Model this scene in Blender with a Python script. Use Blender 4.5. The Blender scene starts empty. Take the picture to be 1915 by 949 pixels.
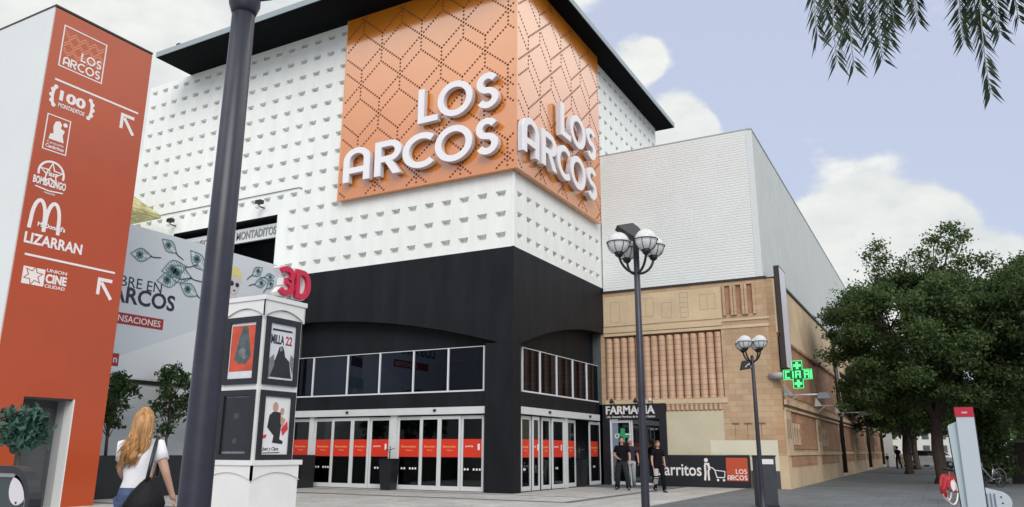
import bpy, math, random
import numpy as np
from mathutils import Vector, Matrix

S = bpy.context.scene
COL = S.collection
R = math.radians
V3 = Vector

# ---------------------------------------------------------------- camera
F_PX, PITCH, ROLL, HEAD = 1439.6, 0.25055, 0.00386, R(28.4987)
CAM = np.array([11.85, -21.94, 1.30])


def _cam_matrix():
    cp, sp = math.cos(PITCH), math.sin(PITCH)
    m = np.stack([np.array([1, 0, 0.]), np.array([0, -sp, cp]), -np.array([0, cp, sp])], 1)
    cr, sr = math.cos(ROLL), math.sin(ROLL)
    m = m @ np.array([[cr, -sr, 0], [sr, cr, 0], [0, 0, 1]])
    c, s = math.cos(HEAD), math.sin(HEAD)
    return np.array([[c, -s, 0], [s, c, 0], [0, 0, 1]]) @ m


MM = _cam_matrix()


def ray(px, py):
    return MM @ np.array([(px - 957.5) / F_PX, -(py - 474.5) / F_PX, -1.0])


def onz(px, py, z=0.0):
    d = ray(px, py); return CAM + d * ((z - CAM[2]) / d[2])


def ony(px, py, y):
    d = ray(px, py); return CAM + d * ((y - CAM[1]) / d[1])


def onx(px, py, x):
    d = ray(px, py); return CAM + d * ((x - CAM[0]) / d[0])


cd = bpy.data.cameras.new('camera')
cd.sensor_fit = 'HORIZONTAL'; cd.sensor_width = 36.0
cd.lens = F_PX / 1915.0 * 36.0
cd.clip_start = 0.05; cd.clip_end = 3000
cam = bpy.data.objects.new('camera', cd); COL.objects.link(cam)
cam.matrix_world = Matrix.Translation(V3(CAM)) @ Matrix(MM.tolist()).to_4x4()
S.camera = cam

# ---------------------------------------------------------------- light and exposure
S.view_settings.view_transform = 'Standard'
S.view_settings.look = 'None'
S.view_settings.gamma = 1.0
S.view_settings.use_curve_mapping = False
S.view_settings.exposure = 1.0

SUN_DIR = V3((0.46, -0.60, 0.52)).normalized()          # towards the sun
sl = bpy.data.lights.new('sun', 'SUN'); sl.energy = 1.0; sl.angle = R(38); sl.color = (1.0, 0.965, 0.91)
so = bpy.data.objects.new('sun', sl); COL.objects.link(so)
so.rotation_euler = SUN_DIR.to_track_quat('Z', 'Y').to_euler(); so.location = (0, -30, 40)

W = bpy.data.worlds.new('World'); S.world = W; W.use_nodes = True
nt = W.node_tree; N = nt.nodes; LK = nt.links
N.clear()
out = N.new('ShaderNodeOutputWorld'); bg = N.new('ShaderNodeBackground')
sky = N.new('ShaderNodeTexSky'); sky.sky_type = 'NISHITA'; sky.sun_disc = False
sky.sun_elevation = math.asin(SUN_DIR.z)
sky.sun_rotation = math.atan2(SUN_DIR.x, SUN_DIR.y)
sky.air_density = 1.0; sky.dust_density = 2.5; sky.ozone_density = 1.5
bg.inputs['Strength'].default_value = 0.10
LK.new(bg.outputs[0], out.inputs[0])
tc = N.new('ShaderNodeTexCoord')


def wmath(op, a, b=None, clamp=False):
    n = N.new('ShaderNodeMath'); n.operation = op; n.use_clamp = clamp
    for i, v in enumerate((a, b)):
        if v is None: continue
        if isinstance(v, (int, float)): n.inputs[i].default_value = v
        else: LK.new(v, n.inputs[i])
    return n.outputs[0]


mp = N.new('ShaderNodeMapping'); LK.new(tc.outputs['Generated'], mp.inputs[0])
mp.inputs['Scale'].default_value = (1, 1, 1.9)
nz = N.new('ShaderNodeTexNoise'); LK.new(mp.outputs[0], nz.inputs['Vector'])
nz.inputs['Scale'].default_value = 7.5; nz.inputs['Detail'].default_value = 8; nz.inputs['Roughness'].default_value = 0.58
nz2 = N.new('ShaderNodeTexNoise'); LK.new(mp.outputs[0], nz2.inputs['Vector'])
nz2.inputs['Scale'].default_value = 2.2; nz2.inputs['Detail'].default_value = 4


def blob(px, py, rad, w):
    d = ray(px, py); d = d / np.linalg.norm(d)
    dp = N.new('ShaderNodeVectorMath'); dp.operation = 'DOT_PRODUCT'
    nm = N.new('ShaderNodeVectorMath'); nm.operation = 'NORMALIZE'
    LK.new(tc.outputs['Generated'], nm.inputs[0])
    LK.new(nm.outputs[0], dp.inputs[0]); dp.inputs[1].default_value = tuple(d)
    mr = N.new('ShaderNodeMapRange'); mr.interpolation_type = 'SMOOTHSTEP'
    LK.new(dp.outputs['Value'], mr.inputs['Value'])
    mr.inputs['From Min'].default_value = math.cos(R(rad)); mr.inputs['From Max'].default_value = 1.0
    mr.inputs['To Min'].default_value = 0; mr.inputs['To Max'].default_value = w
    return mr.outputs[0]


acc = None
# cumulus clouds over the far end of the street, beside the roof, and the white sheet of cloud on the left
for b in ((1635, 470, 7.3, .95), (1530, 520, 6, .9), (1745, 515, 6.5, .75), (1900, 590, 6, .8), (1180, 118, 2.9, .62), (1225, 110, 1.8, .35), (1265, 235, 3.3, .8),
          (1310, 262, 2.4, .6), (300, 20, 17, 1.1), (60, 150, 10, .25), (700, -200, 20, .8), (-300, 500, 18, .9)):
    o = blob(*b); acc = o if acc is None else wmath('ADD', acc, o)
v = wmath('ADD', acc, wmath('MULTIPLY', wmath('SUBTRACT', nz.outputs['Fac'], 0.5), 1.5))
v = wmath('ADD', v, wmath('MULTIPLY', wmath('SUBTRACT', nz2.outputs['Fac'], 0.5), 0.7))
mask = N.new('ShaderNodeMapRange'); mask.interpolation_type = 'SMOOTHSTEP'
LK.new(v, mask.inputs['Value'])
mask.inputs['From Min'].default_value = 0.17; mask.inputs['From Max'].default_value = 0.50
hz = N.new('ShaderNodeMixRGB'); hz.inputs[0].default_value = 0.86            # thin high haze over the blue
LK.new(sky.outputs[0], hz.inputs[1]); hz.inputs[2].default_value = (2.95, 3.22, 4.05, 1)
cl = N.new('ShaderNodeMixRGB')
LK.new(mask.outputs[0], cl.inputs[0]); LK.new(hz.outputs[0], cl.inputs[1])
cr_ = N.new('ShaderNodeValToRGB'); LK.new(nz.outputs['Fac'], cr_.inputs[0])
cr_.color_ramp.elements[0].position = .36; cr_.color_ramp.elements[1].position = .60
cr_.color_ramp.elements[0].color = (3.65, 3.82, 3.85, 1); cr_.color_ramp.elements[1].color = (4.5, 4.58, 4.42, 1)
LK.new(cr_.outputs[0], cl.inputs[2])
# bright cloud banks added out of view to lift reflections in the orange faces
def added_bank(az, el, rad):
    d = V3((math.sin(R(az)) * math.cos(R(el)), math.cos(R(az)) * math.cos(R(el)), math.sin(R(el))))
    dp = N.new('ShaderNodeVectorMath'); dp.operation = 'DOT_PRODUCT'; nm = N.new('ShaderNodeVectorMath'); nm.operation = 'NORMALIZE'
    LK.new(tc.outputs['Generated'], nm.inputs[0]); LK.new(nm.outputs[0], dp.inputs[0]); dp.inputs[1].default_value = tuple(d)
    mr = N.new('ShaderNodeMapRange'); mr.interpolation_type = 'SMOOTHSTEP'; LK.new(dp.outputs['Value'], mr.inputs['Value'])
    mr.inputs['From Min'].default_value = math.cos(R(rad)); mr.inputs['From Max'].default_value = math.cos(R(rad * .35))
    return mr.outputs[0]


bk = wmath('MAXIMUM', added_bank(216, 46, 28), wmath('MAXIMUM', added_bank(30, 44, 27), added_bank(62, 40, 27)))
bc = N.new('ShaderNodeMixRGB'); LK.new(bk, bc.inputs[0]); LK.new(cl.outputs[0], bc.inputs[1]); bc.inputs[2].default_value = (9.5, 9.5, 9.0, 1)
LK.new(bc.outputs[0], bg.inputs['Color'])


# ---------------------------------------------------------------- materials
MATS = {}


def mat(name, col, rough=0.6, metal=0.0, var=0.0, vscale=3.0, bump=0.0, bscale=30.0, spec=0.5, emit=None, estr=1.0, coat=0.0, stretch=None, cior=1.8):
    if name in MATS: return MATS[name]
    m = bpy.data.materials.new(name); m.use_nodes = True
    n = m.node_tree.nodes; l = m.node_tree.links
    p = n['Principled BSDF']
    p.inputs['Base Color'].default_value = (*col, 1)
    p.inputs['Roughness'].default_value = rough
    p.inputs['Metallic'].default_value = metal
    p.inputs['Specular IOR Level'].default_value = spec
    if coat: p.inputs['Coat Weight'].default_value = coat; p.inputs['Coat Roughness'].default_value = 0.12; p.inputs['Coat IOR'].default_value = cior
    if emit: p.inputs['Emission Color'].default_value = (*emit, 1); p.inputs['Emission Strength'].default_value = estr
    if var or bump:
        g = n.new('ShaderNodeNewGeometry')
        src = g.outputs['Position']
        if stretch:
            mpn = n.new('ShaderNodeMapping'); l.new(src, mpn.inputs[0]); mpn.inputs['Scale'].default_value = stretch; src = mpn.outputs[0]
    if var:
        t = n.new('ShaderNodeTexNoise'); t.inputs['Scale'].default_value = vscale; t.inputs['Detail'].default_value = 6
        t.inputs['Roughness'].default_value = 0.62
        l.new(src, t.inputs['Vector'])
        r = n.new('ShaderNodeValToRGB')
        r.color_ramp.elements[0].position = 0.3; r.color_ramp.elements[1].position = 0.72
        r.color_ramp.elements[0].color = (*[max(0, c * (1 - var)) for c in col], 1)
        r.color_ramp.elements[1].color = (*[min(1, c * (1 + var)) for c in col], 1)
        l.new(t.outputs['Fac'], r.inputs[0]); l.new(r.outputs[0], p.inputs['Base Color'])
    if bump:
        t2 = n.new('ShaderNodeTexNoise'); t2.inputs['Scale'].default_value = bscale; t2.inputs['Detail'].default_value = 4
        l.new(src, t2.inputs['Vector'])
        b = n.new('ShaderNodeBump'); b.inputs['Strength'].default_value = bump; b.inputs['Distance'].default_value = 0.02
        l.new(t2.outputs['Fac'], b.inputs['Height']); l.new(b.outputs[0], p.inputs['Normal'])
    MATS[name] = m
    return m


def axis_coords(m, axis):
    """(u, z, 0) of the world position: u is x for walls that face -y, y for walls that face +x"""
    n = m.node_tree.nodes; l = m.node_tree.links
    g = n.new('ShaderNodeNewGeometry'); s = n.new('ShaderNodeSeparateXYZ'); c = n.new('ShaderNodeCombineXYZ')
    l.new(g.outputs['Position'], s.inputs[0])
    l.new(s.outputs['X' if axis == 'x' else 'Y'], c.inputs[0])
    l.new(s.outputs['Z' if axis != 'xy' else 'X'], c.inputs[1])
    return c.outputs[0], g


def brick_mat(name, axis, c1, c2, mortar, bw=0.46, rh=0.2, ms=0.008, rough=0.8, var=0.25, vs=0.7, bump=0.3):
    m = mat(name, c1, rough)
    n = m.node_tree.nodes; l = m.node_tree.links; p = n['Principled BSDF']
    co, g = axis_coords(m, axis)
    b = n.new('ShaderNodeTexBrick'); l.new(co, b.inputs['Vector'])
    b.inputs['Scale'].default_value = 1.0
    b.inputs['Brick Width'].default_value = bw; b.inputs['Row Height'].default_value = rh
    b.inputs['Mortar Size'].default_value = ms; b.inputs['Mortar Smooth'].default_value = 0.2
    b.inputs['Color1'].default_value = (*c1, 1); b.inputs['Color2'].default_value = (*c2, 1); b.inputs['Mortar'].default_value = (*mortar, 1)
    t = n.new('ShaderNodeTexNoise'); t.inputs['Scale'].default_value = vs; t.inputs['Detail'].default_value = 7; t.inputs['Roughness'].default_value = .65
    l.new(g.outputs['Position'], t.inputs['Vector'])
    r = n.new('ShaderNodeValToRGB')
    r.color_ramp.elements[0].position = 0.3; r.color_ramp.elements[1].position = 0.7
    r.color_ramp.elements[0].color = (1 - var, 1 - var, 1 - var, 1); r.color_ramp.elements[1].color = (1 + var * .4, 1 + var * .4, 1 + var * .4, 1)
    l.new(t.outputs['Fac'], r.inputs[0])
    mx = n.new('ShaderNodeMixRGB'); mx.blend_type = 'MULTIPLY'; mx.inputs[0].default_value = 1
    l.new(b.outputs['Color'], mx.inputs[1]); l.new(r.outputs[0], mx.inputs[2]); l.new(mx.outputs[0], p.inputs['Base Color'])
    bp = n.new('ShaderNodeBump'); bp.inputs['Strength'].default_value = bump; bp.inputs['Distance'].default_value = 0.01; bp.invert = True
    l.new(b.outputs['Fac'], bp.inputs['Height']); l.new(bp.outputs[0], p.inputs['Normal'])
    return m


def ribbed_mat(name, col, axis, pitch, strength, rough=0.45, var=0.05, vertical=False):
    m = mat(name, col, rough, var=var, vscale=0.6)
    n = m.node_tree.nodes; l = m.node_tree.links; p = n['Principled BSDF']
    co, g = axis_coords(m, axis)
    s = n.new('ShaderNodeSeparateXYZ'); l.new(co, s.inputs[0])
    w = n.new('ShaderNodeMath'); w.operation = 'MULTIPLY'; w.inputs[1].default_value = 2 * math.pi / pitch
    l.new(s.outputs['X' if vertical else 'Y'], w.inputs[0])
    si = n.new('ShaderNodeMath'); si.operation = 'SINE'; l.new(w.outputs[0], si.inputs[0])
    bp = n.new('ShaderNodeBump'); bp.inputs['Strength'].default_value = strength; bp.inputs['Distance'].default_value = pitch * 0.12
    l.new(si.outputs[0], bp.inputs['Height']); l.new(bp.outputs[0], p.inputs['Normal'])
    return m


def glass_mat(name, tint, refl_col=(1, 1, 1), base=0.06):
    m = bpy.data.materials.new(name); m.use_nodes = True
    n = m.node_tree.nodes; l = m.node_tree.links; n.clear()
    o = n.new('ShaderNodeOutputMaterial'); mx = n.new('ShaderNodeMixShader')
    tr = n.new('ShaderNodeBsdfTransparent'); tr.inputs[0].default_value = (*tint, 1)
    gl = n.new('ShaderNodeBsdfGlossy'); gl.inputs['Roughness'].default_value = 0.02; gl.inputs[0].default_value = (*refl_col, 1)
    lw = n.new('ShaderNodeFresnel'); lw.inputs[0].default_value = 1.5
    ad = n.new('ShaderNodeMath'); ad.operation = 'ADD'; ad.inputs[1].default_value = base
    l.new(lw.outputs[0], ad.inputs[0]); l.new(ad.outputs[0], mx.inputs[0])
    l.new(tr.outputs[0], mx.inputs[1]); l.new(gl.outputs[0], mx.inputs[2]); l.new(mx.outputs[0], o.inputs[0])
    MATS[name] = m
    return m


def leaf_mat(name, c1, c2, trans=0.35, scale=2.0):
    m = bpy.data.materials.new(name); m.use_nodes = True
    n = m.node_tree.nodes; l = m.node_tree.links; p = n['Principled BSDF']; o = n['Material Output']
    g = n.new('ShaderNodeNewGeometry')
    t = n.new('ShaderNodeTexNoise'); t.inputs['Scale'].default_value = scale; t.inputs['Detail'].default_value = 6; t.inputs['Roughness'].default_value = .8
    l.new(g.outputs['Position'], t.inputs['Vector'])
    r = n.new('ShaderNodeValToRGB'); r.color_ramp.elements[0].position = .32; r.color_ramp.elements[1].position = .68
    r.color_ramp.elements[0].color = (*c1, 1); r.color_ramp.elements[1].color = (*c2, 1)
    l.new(t.outputs['Fac'], r.inputs[0]); l.new(r.outputs[0], p.inputs['Base Color'])
    p.inputs['Roughness'].default_value = .5
    p.inputs['Specular IOR Level'].default_value = .14
    ts = n.new('ShaderNodeBsdfTranslucent'); l.new(r.outputs[0], ts.inputs[0])
    mx = n.new('ShaderNodeMixShader'); mx.inputs[0].default_value = trans
    l.new(p.outputs[0], mx.inputs[1]); l.new(ts.outputs[0], mx.inputs[2]); l.new(mx.outputs[0], o.inputs[0])
    MATS[name] = m
    return m


M_white = mat('white_tile', (.80, .82, .785), .55, var=.06, vscale=2.2, bump=.08, bscale=12, stretch=(1, 1, .22))
M_black = mat('black_render', (.0085, .0095, .0125), .6, var=.5, vscale=1.6, bump=.05, bscale=40, spec=.22, stretch=(1, 1, .25))
M_blackp = mat('black_paint', (.012, .013, .017), .4)
M_pole = mat('dark_pole_paint', (.022, .024, .038), .38, var=.25, vscale=6)
M_roof = mat('dark_soffit', (.0035, .004, .005), .8, var=.2, vscale=.7, spec=.08)
M_roofedge = mat('roof_edge_metal', (.30, .36, .38), .5)
M_orange = mat('orange_panel', (.66, .205, .014), .22, var=.05, vscale=.5, spec=.5, coat=.85, cior=2.35)
M_dot = mat('perforation', (.17, .05, .016), .8)
M_letter = mat('letter_white', (.80, .79, .80), .4)
M_letside = mat('letter_edge', (.62, .60, .63), .45)
M_alu = mat('white_aluminium', (.66, .68, .70), .4)
M_alu2 = mat('door_aluminium', (.60, .62, .62), .4, var=.05)
M_red = mat('red_sticker', (.62, .035, .015), .45)
M_stk = mat('sticker_orange_print', (.85, .36, .12), .5)
M_totem = mat('totem_red_orange', (.42, .060, .010), .16, var=.06, vscale=.4, spec=.4, coat=.2)
M_totwhite = mat('totem_white', (.66, .69, .68), .5, var=.03, vscale=.4)
M_print = mat('white_print', (.80, .76, .74), .5)
M_printpink = mat('pale_orange_print', (.70, .32, .18), .5)
M_greyin = mat('grey_lining', (.075, .08, .085), .6, var=.12, vscale=2)
M_bb = mat('billboard_vinyl', (.64, .69, .73), .45, var=.03, vscale=.4)
M_bb2 = mat('billboard_white_band', (.74, .78, .79), .45)
M_navy = mat('navy_print', (.02, .025, .05), .5)
M_maroon = mat('maroon_print', (.35, .03, .035), .5)
M_teal = mat('teal_print', (.12, .24, .24), .6)
M_blond = mat('yellow_print', (.72, .66, .25), .6)
M_face = mat('pale_figure_print', (.62, .58, .60), .6)
M_hedge = mat('black_planter', (.012, .013, .016), .5, var=.3, vscale=3)
M_annex = mat('annex_white', (.70, .74, .74), .6, var=.05, vscale=.6)
M_kiosk = mat('kiosk_white', (.72, .72, .70), .45, var=.05, vscale=2.5)
M_pink = mat('sign_magenta_red', (.55, .012, .055), .35)
M_pwhite = mat('poster_paper', (.62, .64, .66), .5, var=.1, vscale=5)
M_pred = mat('poster_red', (.55, .075, .035), .5, var=.3, vscale=4)
M_pdark = mat('poster_dark', (.016, .017, .02), .35, var=.3, vscale=4)
M_pgrey = mat('poster_grey', (.16, .17, .18), .5, var=.4, vscale=9)
M_pteal = mat('poster_teal', (.07, .10, .10), .5, var=.4, vscale=9)
def _globe():
    m = bpy.data.materials.new('frosted_globe'); m.use_nodes = True; n = m.node_tree.nodes; l = m.node_tree.links
    p = n['Principled BSDF']; p.inputs['Base Color'].default_value = (.9, .91, .9, 1); p.inputs['Roughness'].default_value = .3
    t_ = n.new('ShaderNodeBsdfTranslucent'); t_.inputs[0].default_value = (.95, .96, .95, 1); x = n.new('ShaderNodeMixShader'); x.inputs[0].default_value = .35
    l.new(p.outputs[0], x.inputs[1]); l.new(t_.outputs[0], x.inputs[2]); l.new(x.outputs[0], n['Material Output'].inputs[0]); return m


M_globe = _globe()
M_ped = mat('plaza_metal_grey', (.18, .19, .2), .4)
M_inside = mat('dark_interior', (.07, .08, .08), .8, var=.3, vscale=1.0)
M_refl_sheet = mat('dark_reflection_sheet', (.030, .027, .026), .8, var=.5, vscale=3.0, stretch=(1, 3.5, .12))
G_door = glass_mat('door_glass', (.42, .46, .46), (.75, .8, .8), .02)
G_win = glass_mat('window_glass', (.14, .16, .20), (.44, .50, .66), .05)
G_shop = glass_mat('shop_glass', (.55, .6, .6), (.9, .95, .95), .05)
B1, B2, BM_ = (.56, .40, .255), (.49, .325, .19), (.40, .29, .18)
M_brx = brick_mat('block_brick_front', 'x', B1, B2, BM_, bw=.5, rh=.21, ms=.009)
M_bry = brick_mat('block_brick_street', 'y', (.56, .38, .22), (.48, .29, .16), (.38, .27, .16), bw=.5, rh=.21, ms=.010, var=.38, vs=.35)
M_brred = brick_mat('red_brick_street', 'y', (.48, .27, .155), (.41, .21, .12), (.32, .19, .11), bw=.4, rh=.2, ms=.008, var=.4, vs=.5)
M_yel = mat('yellow_render', (.60, .47, .30), .8, var=.12, vscale=1.2, bump=.15, bscale=25)
M_yely = mat('yellow_render_street', (.55, .42, .27), .8, var=.25, vscale=.5, bump=.15, bscale=25)
M_flute = brick_mat('fluted_brick', 'x', (.60, .41, .275), (.54, .345, .225), (.36, .215, .13), bw=50, rh=.20, ms=.012, var=.2, vs=1.5)
M_cream = mat('cream_paint', (.58, .52, .37), .7, var=.07, vscale=1.5)
M_cream2 = mat('pale_cream_paint', (.68, .65, .50), .7, var=.05, vscale=1.5)
M_clad = mat('ribbed_cladding', (.70, .73, .72), .8, var=.04, vscale=.5, spec=.15)
M_clady = ribbed_mat('flat_cladding', (.52, .55, .535), 'y', 1.05, .06, rough=.85, vertical=True)
M_pipe = mat('dark_pipe', (.03, .022, .018), .5)
M_green = mat('led_green', (.008, .06, .02), .4, emit=(.01, .40, .10), estr=.05)
M_ledlit = mat('led_lit', (.1, .8, .2), .4, emit=(.10, 1.0, .30), estr=.36)
M_skin = mat('skin', (.48, .28, .20), .5, var=.06, vscale=10)
M_cloth_black = mat('black_cloth', (.009, .009, .011), .9, var=.3, vscale=14, spec=.08)
M_cloth_grey = mat('charcoal_cloth', (.026, .029, .031), .9, var=.3, vscale=14, spec=.1)
M_cloth_lgrey = mat('light_grey_cloth', (.33, .34, .34), .85, var=.1, vscale=14)
M_white_cloth = mat('white_cotton', (.78, .77, .78), .8, var=.04, vscale=9, bump=.25, bscale=9)
M_jean = mat('blue_denim', (.055, .085, .16), .85, var=.35, vscale=12, bump=.2, bscale=14)
M_hair_b = mat('blond_hair', (.46, .235, .085), .45, var=.6, vscale=5, stretch=(9, 9, .8))
M_hair_d = mat('dark_hair', (.02, .015, .012), .5)
M_hair_g = mat('grey_hair', (.45, .44, .42), .6)
M_hair_br = mat('brown_hair', (.09, .04, .022), .5)
M_bark = mat('bark', (.075, .058, .045), .9, var=.4, vscale=6, bump=.6, bscale=18, stretch=(1, 1, .3))
L_big = leaf_mat('street_tree_leaf', (.036, .072, .030), (.135, .19, .065), .38, 1.4)
L_small = leaf_mat('planter_tree_leaf', (.03, .058, .02), (.075, .125, .045), .35, 6)
L_top = leaf_mat('topiary_leaf', (.020, .062, .048), (.09, .18, .14), .2, 11)
L_palm = leaf_mat('palm_leaflet', (.030, .048, .036), (.080, .11, .055), .25, 5)
M_kred = mat('terminal_red', (.50, .022, .045), .35)
M_kwhite = mat('terminal_white', (.52, .58, .62), .35)
M_rubber = mat('tyre_rubber', (.015, .015, .016), .8)
M_steel = mat('steel', (.45, .46, .47), .3, .9)
M_carw = mat('car_white', (.72, .74, .75), .25, coat=.6)
M_cglass = mat('car_glass', (.02, .025, .03), .08)


# ---------------------------------------------------------------- mesh builder
class Fr:
    """flat frame on a surface: a to the right, b up, c out of the surface"""
    def __init__(s, o, r, n, u=(0, 0, 1)):
        s.o, s.r, s.n, s.u = V3(o), V3(r).normalized(), V3(n).normalized(), V3(u).normalized()

    def p(s, a, b, c=0.0):
        return s.o + s.r * a + s.u * b + s.n * c


def front(x, y, z): return Fr((x, y, z), (1, 0, 0), (0, -1, 0))
def side(x, y, z): return Fr((x, y, z), (0, 1, 0), (1, 0, 0))


class MB:
    def __init__(s): s.v = []; s.f = []; s.smooth = []

    def add(s, vs, fs, smooth=False):
        o = len(s.v); s.v += [tuple(p) for p in vs]
        s.f += [tuple(i + o for i in f) for f in fs]; s.smooth += [smooth] * len(fs)
        return s

    def box(s, x0, x1, y0, y1, z0, z1):
        vs = [(x, y, z) for z in (z0, z1) for y in (y0, y1) for x in (x0, x1)]
        return s.add(vs, [(0, 2, 3, 1), (4, 5, 7, 6), (0, 1, 5, 4), (2, 6, 7, 3), (0, 4, 6, 2), (1, 3, 7, 5)])

    def fbox(s, fr, a0, a1, b0, b1, c0, c1):
        vs = [fr.p(a, b, c) for c in (c0, c1) for b in (b0, b1) for a in (a0, a1)]
        return s.add(vs, [(0, 2, 3, 1), (4, 5, 7, 6), (0, 1, 5, 4), (2, 6, 7, 3), (0, 4, 6, 2), (1, 3, 7, 5)])

    def prism(s, fr, poly, c0, c1):
        n = len(poly)
        area = sum(poly[i][0] * poly[(i + 1) % n][1] - poly[(i + 1) % n][0] * poly[i][1] for i in range(n))
        if area < 0: poly = poly[::-1]
        vs = [fr.p(a, b, c0) for a, b in poly] + [fr.p(a, b, c1) for a, b in poly]
        fs = [tuple(range(n, 2 * n)), tuple(range(n - 1, -1, -1))] + [(i, (i + 1) % n, n + (i + 1) % n, n + i) for i in range(n)]
        return s.add(vs, fs)

    def stroke(s, fr, path, w, c0, c1, closed=False):
        n = len(path); P = [V3((a, b)) for a, b in path]; L = []; Rr = []
        for i in range(n):
            if closed: d0, d1 = P[i] - P[i - 1], P[(i + 1) % n] - P[i]
            else: d0 = P[i] - P[max(i - 1, 0)]; d1 = P[min(i + 1, n - 1)] - P[i]
            if d0.length < 1e-9: d0 = d1
            if d1.length < 1e-9: d1 = d0
            d0 = d0.normalized(); d1 = d1.normalized()
            t = (d0 + d1)
            t = t.normalized() if t.length > 1e-6 else d1
            nn = V3((-t.y, t.x)); k = max(.45, nn.dot(V3((-d1.y, d1.x))))
            L.append(P[i] + nn * (w / 2 / k)); Rr.append(P[i] - nn * (w / 2 / k))
        vs = []
        for c in (c0, c1):
            vs += [fr.p(q.x, q.y, c) for q in L] + [fr.p(q.x, q.y, c) for q in Rr]
        fs = []
        m = n if closed else n - 1
        for i in range(m):
            j = (i + 1) % n
            fs += [(2 * n + i, 3 * n + i, 3 * n + j, 2 * n + j), (i, j, n + j, n + i),
                   (i, 2 * n + i, 2 * n + j, j), (n + i, n + j, 3 * n + j, 3 * n + i)]
        if not closed:
            fs += [(0, n, 3 * n, 2 * n), (n - 1, 3 * n - 1, 4 * n - 1, 2 * n - 1)]
        return s.add(vs, fs)

    def disc(s, fr, a, b, r, c0, c1, n=20, ry=None):
        ry = ry or r
        return s.prism(fr, [(a + r * math.cos(2 * math.pi * i / n), b + ry * math.sin(2 * math.pi * i / n)) for i in range(n)], c0, c1)

    def tube(s, path, rad, n=8, caps=True, smooth=True, closed=False):
        P = [V3(p) for p in path]; k = len(P)
        if isinstance(rad, (int, float)): rad = [rad] * k
        vs = []; prev = None
        for i in range(k):
            if closed: t = P[(i + 1) % k] - P[i - 1]
            else: t = P[min(i + 1, k - 1)] - P[max(i - 1, 0)]
            t.normalize()
            if prev is None:
                a = V3((0, 0, 1)) if abs(t.z) < .9 else V3((1, 0, 0))
                x = a.cross(t).normalized()
            else:
                x = (prev - t * prev.dot(t)).normalized()
            prev = x; y = t.cross(x)
            for j in range(n):
                an = 2 * math.pi * j / n
                vs.append(P[i] + (x * math.cos(an) + y * math.sin(an)) * rad[i])
        fs = []
        for i in range(k if closed else k - 1):
            for j in range(n):
                a, b = i * n + j, i * n + (j + 1) % n; c, d = ((i + 1) % k) * n + (j + 1) % n, ((i + 1) % k) * n + j
                fs.append((a, b, c, d))
        if caps and not closed:
            fs.append(tuple(range(n - 1, -1, -1))); fs.append(tuple((k - 1) * n + j for j in range(n)))
        return s.add(vs, fs, smooth)

    def lathe(s, x, y, prof, n=16, caps=True):
        vs = []; k = len(prof)
        for r, z in prof:
            for j in range(n):
                a = 2 * math.pi * j / n; vs.append((x + r * math.cos(a), y + r * math.sin(a), z))
        fs = [(i * n + j, i * n + (j + 1) % n, (i + 1) * n + (j + 1) % n, (i + 1) * n + j) for i in range(k - 1) for j in range(n)]
        if caps: fs += [tuple(range(n - 1, -1, -1)), tuple((k - 1) * n + j for j in range(n))]
        return s.add(vs, fs, True)

    def rings(s, secs, n=16, caps=True):
        """secs: list of (centre, axis_x vector, axis_y vector) ellipses"""
        vs = []
        for c, ax, ay in secs:
            c, ax, ay = V3(c), V3(ax), V3(ay)
            for j in range(n):
                a = 2 * math.pi * j / n; vs.append(c + ax * math.cos(a) + ay * math.sin(a))
        k = len(secs)
        fs = [(i * n + j, i * n + (j + 1) % n, (i + 1) * n + (j + 1) % n, (i + 1) * n + j) for i in range(k - 1) for j in range(n)]
        if caps: fs += [tuple(range(n - 1, -1, -1)), tuple((k - 1) * n + j for j in range(n))]
        return s.add(vs, fs, True)

    def sphere(s, c, rx, ry=None, rz=None, n=14, m=9):
        ry = ry or rx; rz = rz or rx; c = V3(c)
        secs = []
        for i in range(m + 1):
            t = -math.pi / 2 + math.pi * i / m; k = max(.02, math.cos(t))
            secs.append((c + V3((0, 0, rz * math.sin(t))), (rx * k, 0, 0), (0, ry * k, 0)))
        return s.rings(secs, n)

    def text(s, fr, txt, a, b, h=None, w=None, c0=0.0, c1=.006, bold=0.0, align='l', shear=0.0):
        vs, fs = text_geo(txt, bold)
        xs = [p[0] for p in vs]; ys = [p[1] for p in vs]
        x0, x1, y0, y1 = min(xs), max(xs), min(ys), max(ys)
        ky = (h / (y1 - y0)) if h else None
        kx = (w / (x1 - x0)) if w else ky
        if ky is None: ky = kx
        tw = (x1 - x0) * kx
        off = {'l': 0, 'c': -tw / 2, 'r': -tw}[align]
        s.add([fr.p(a + off + (p[0] - x0) * kx + shear * (p[1] - y0) * ky, b + (p[1] - y0) * ky, c1 if p[2] > .05 else c0) for p in vs], fs)
        return s

    def xf(s, mtx):
        s.v = [tuple(mtx @ V3(p)) for p in s.v]; return s

    def build(s, name, m, parent=None, kind=None):
        me = bpy.data.meshes.new(name)
        org = V3((0, 0, 0))
        q = parent
        while q is not None:
            org = org + q.location; q = q.parent
        vs = np.array(s.v, dtype=np.float64).reshape(-1, 3) - np.array(org)
        if parent is None and kind is None and len(vs):
            org = V3(((vs[:, 0].min() + vs[:, 0].max()) / 2, (vs[:, 1].min() + vs[:, 1].max()) / 2, vs[:, 2].min()))
            vs = vs - np.array(org)
        else: org = V3((0, 0, 0))
        me.from_pydata(vs.tolist(), [], s.f)
        me.polygons.foreach_set('use_smooth', s.smooth)
        me.materials.append(m); me.update()
        o = bpy.data.objects.new(name, me); COL.objects.link(o)
        o.location = org
        if parent is not None: o.parent = parent
        if kind: o['kind'] = kind
        return o


_TG = {}


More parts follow.
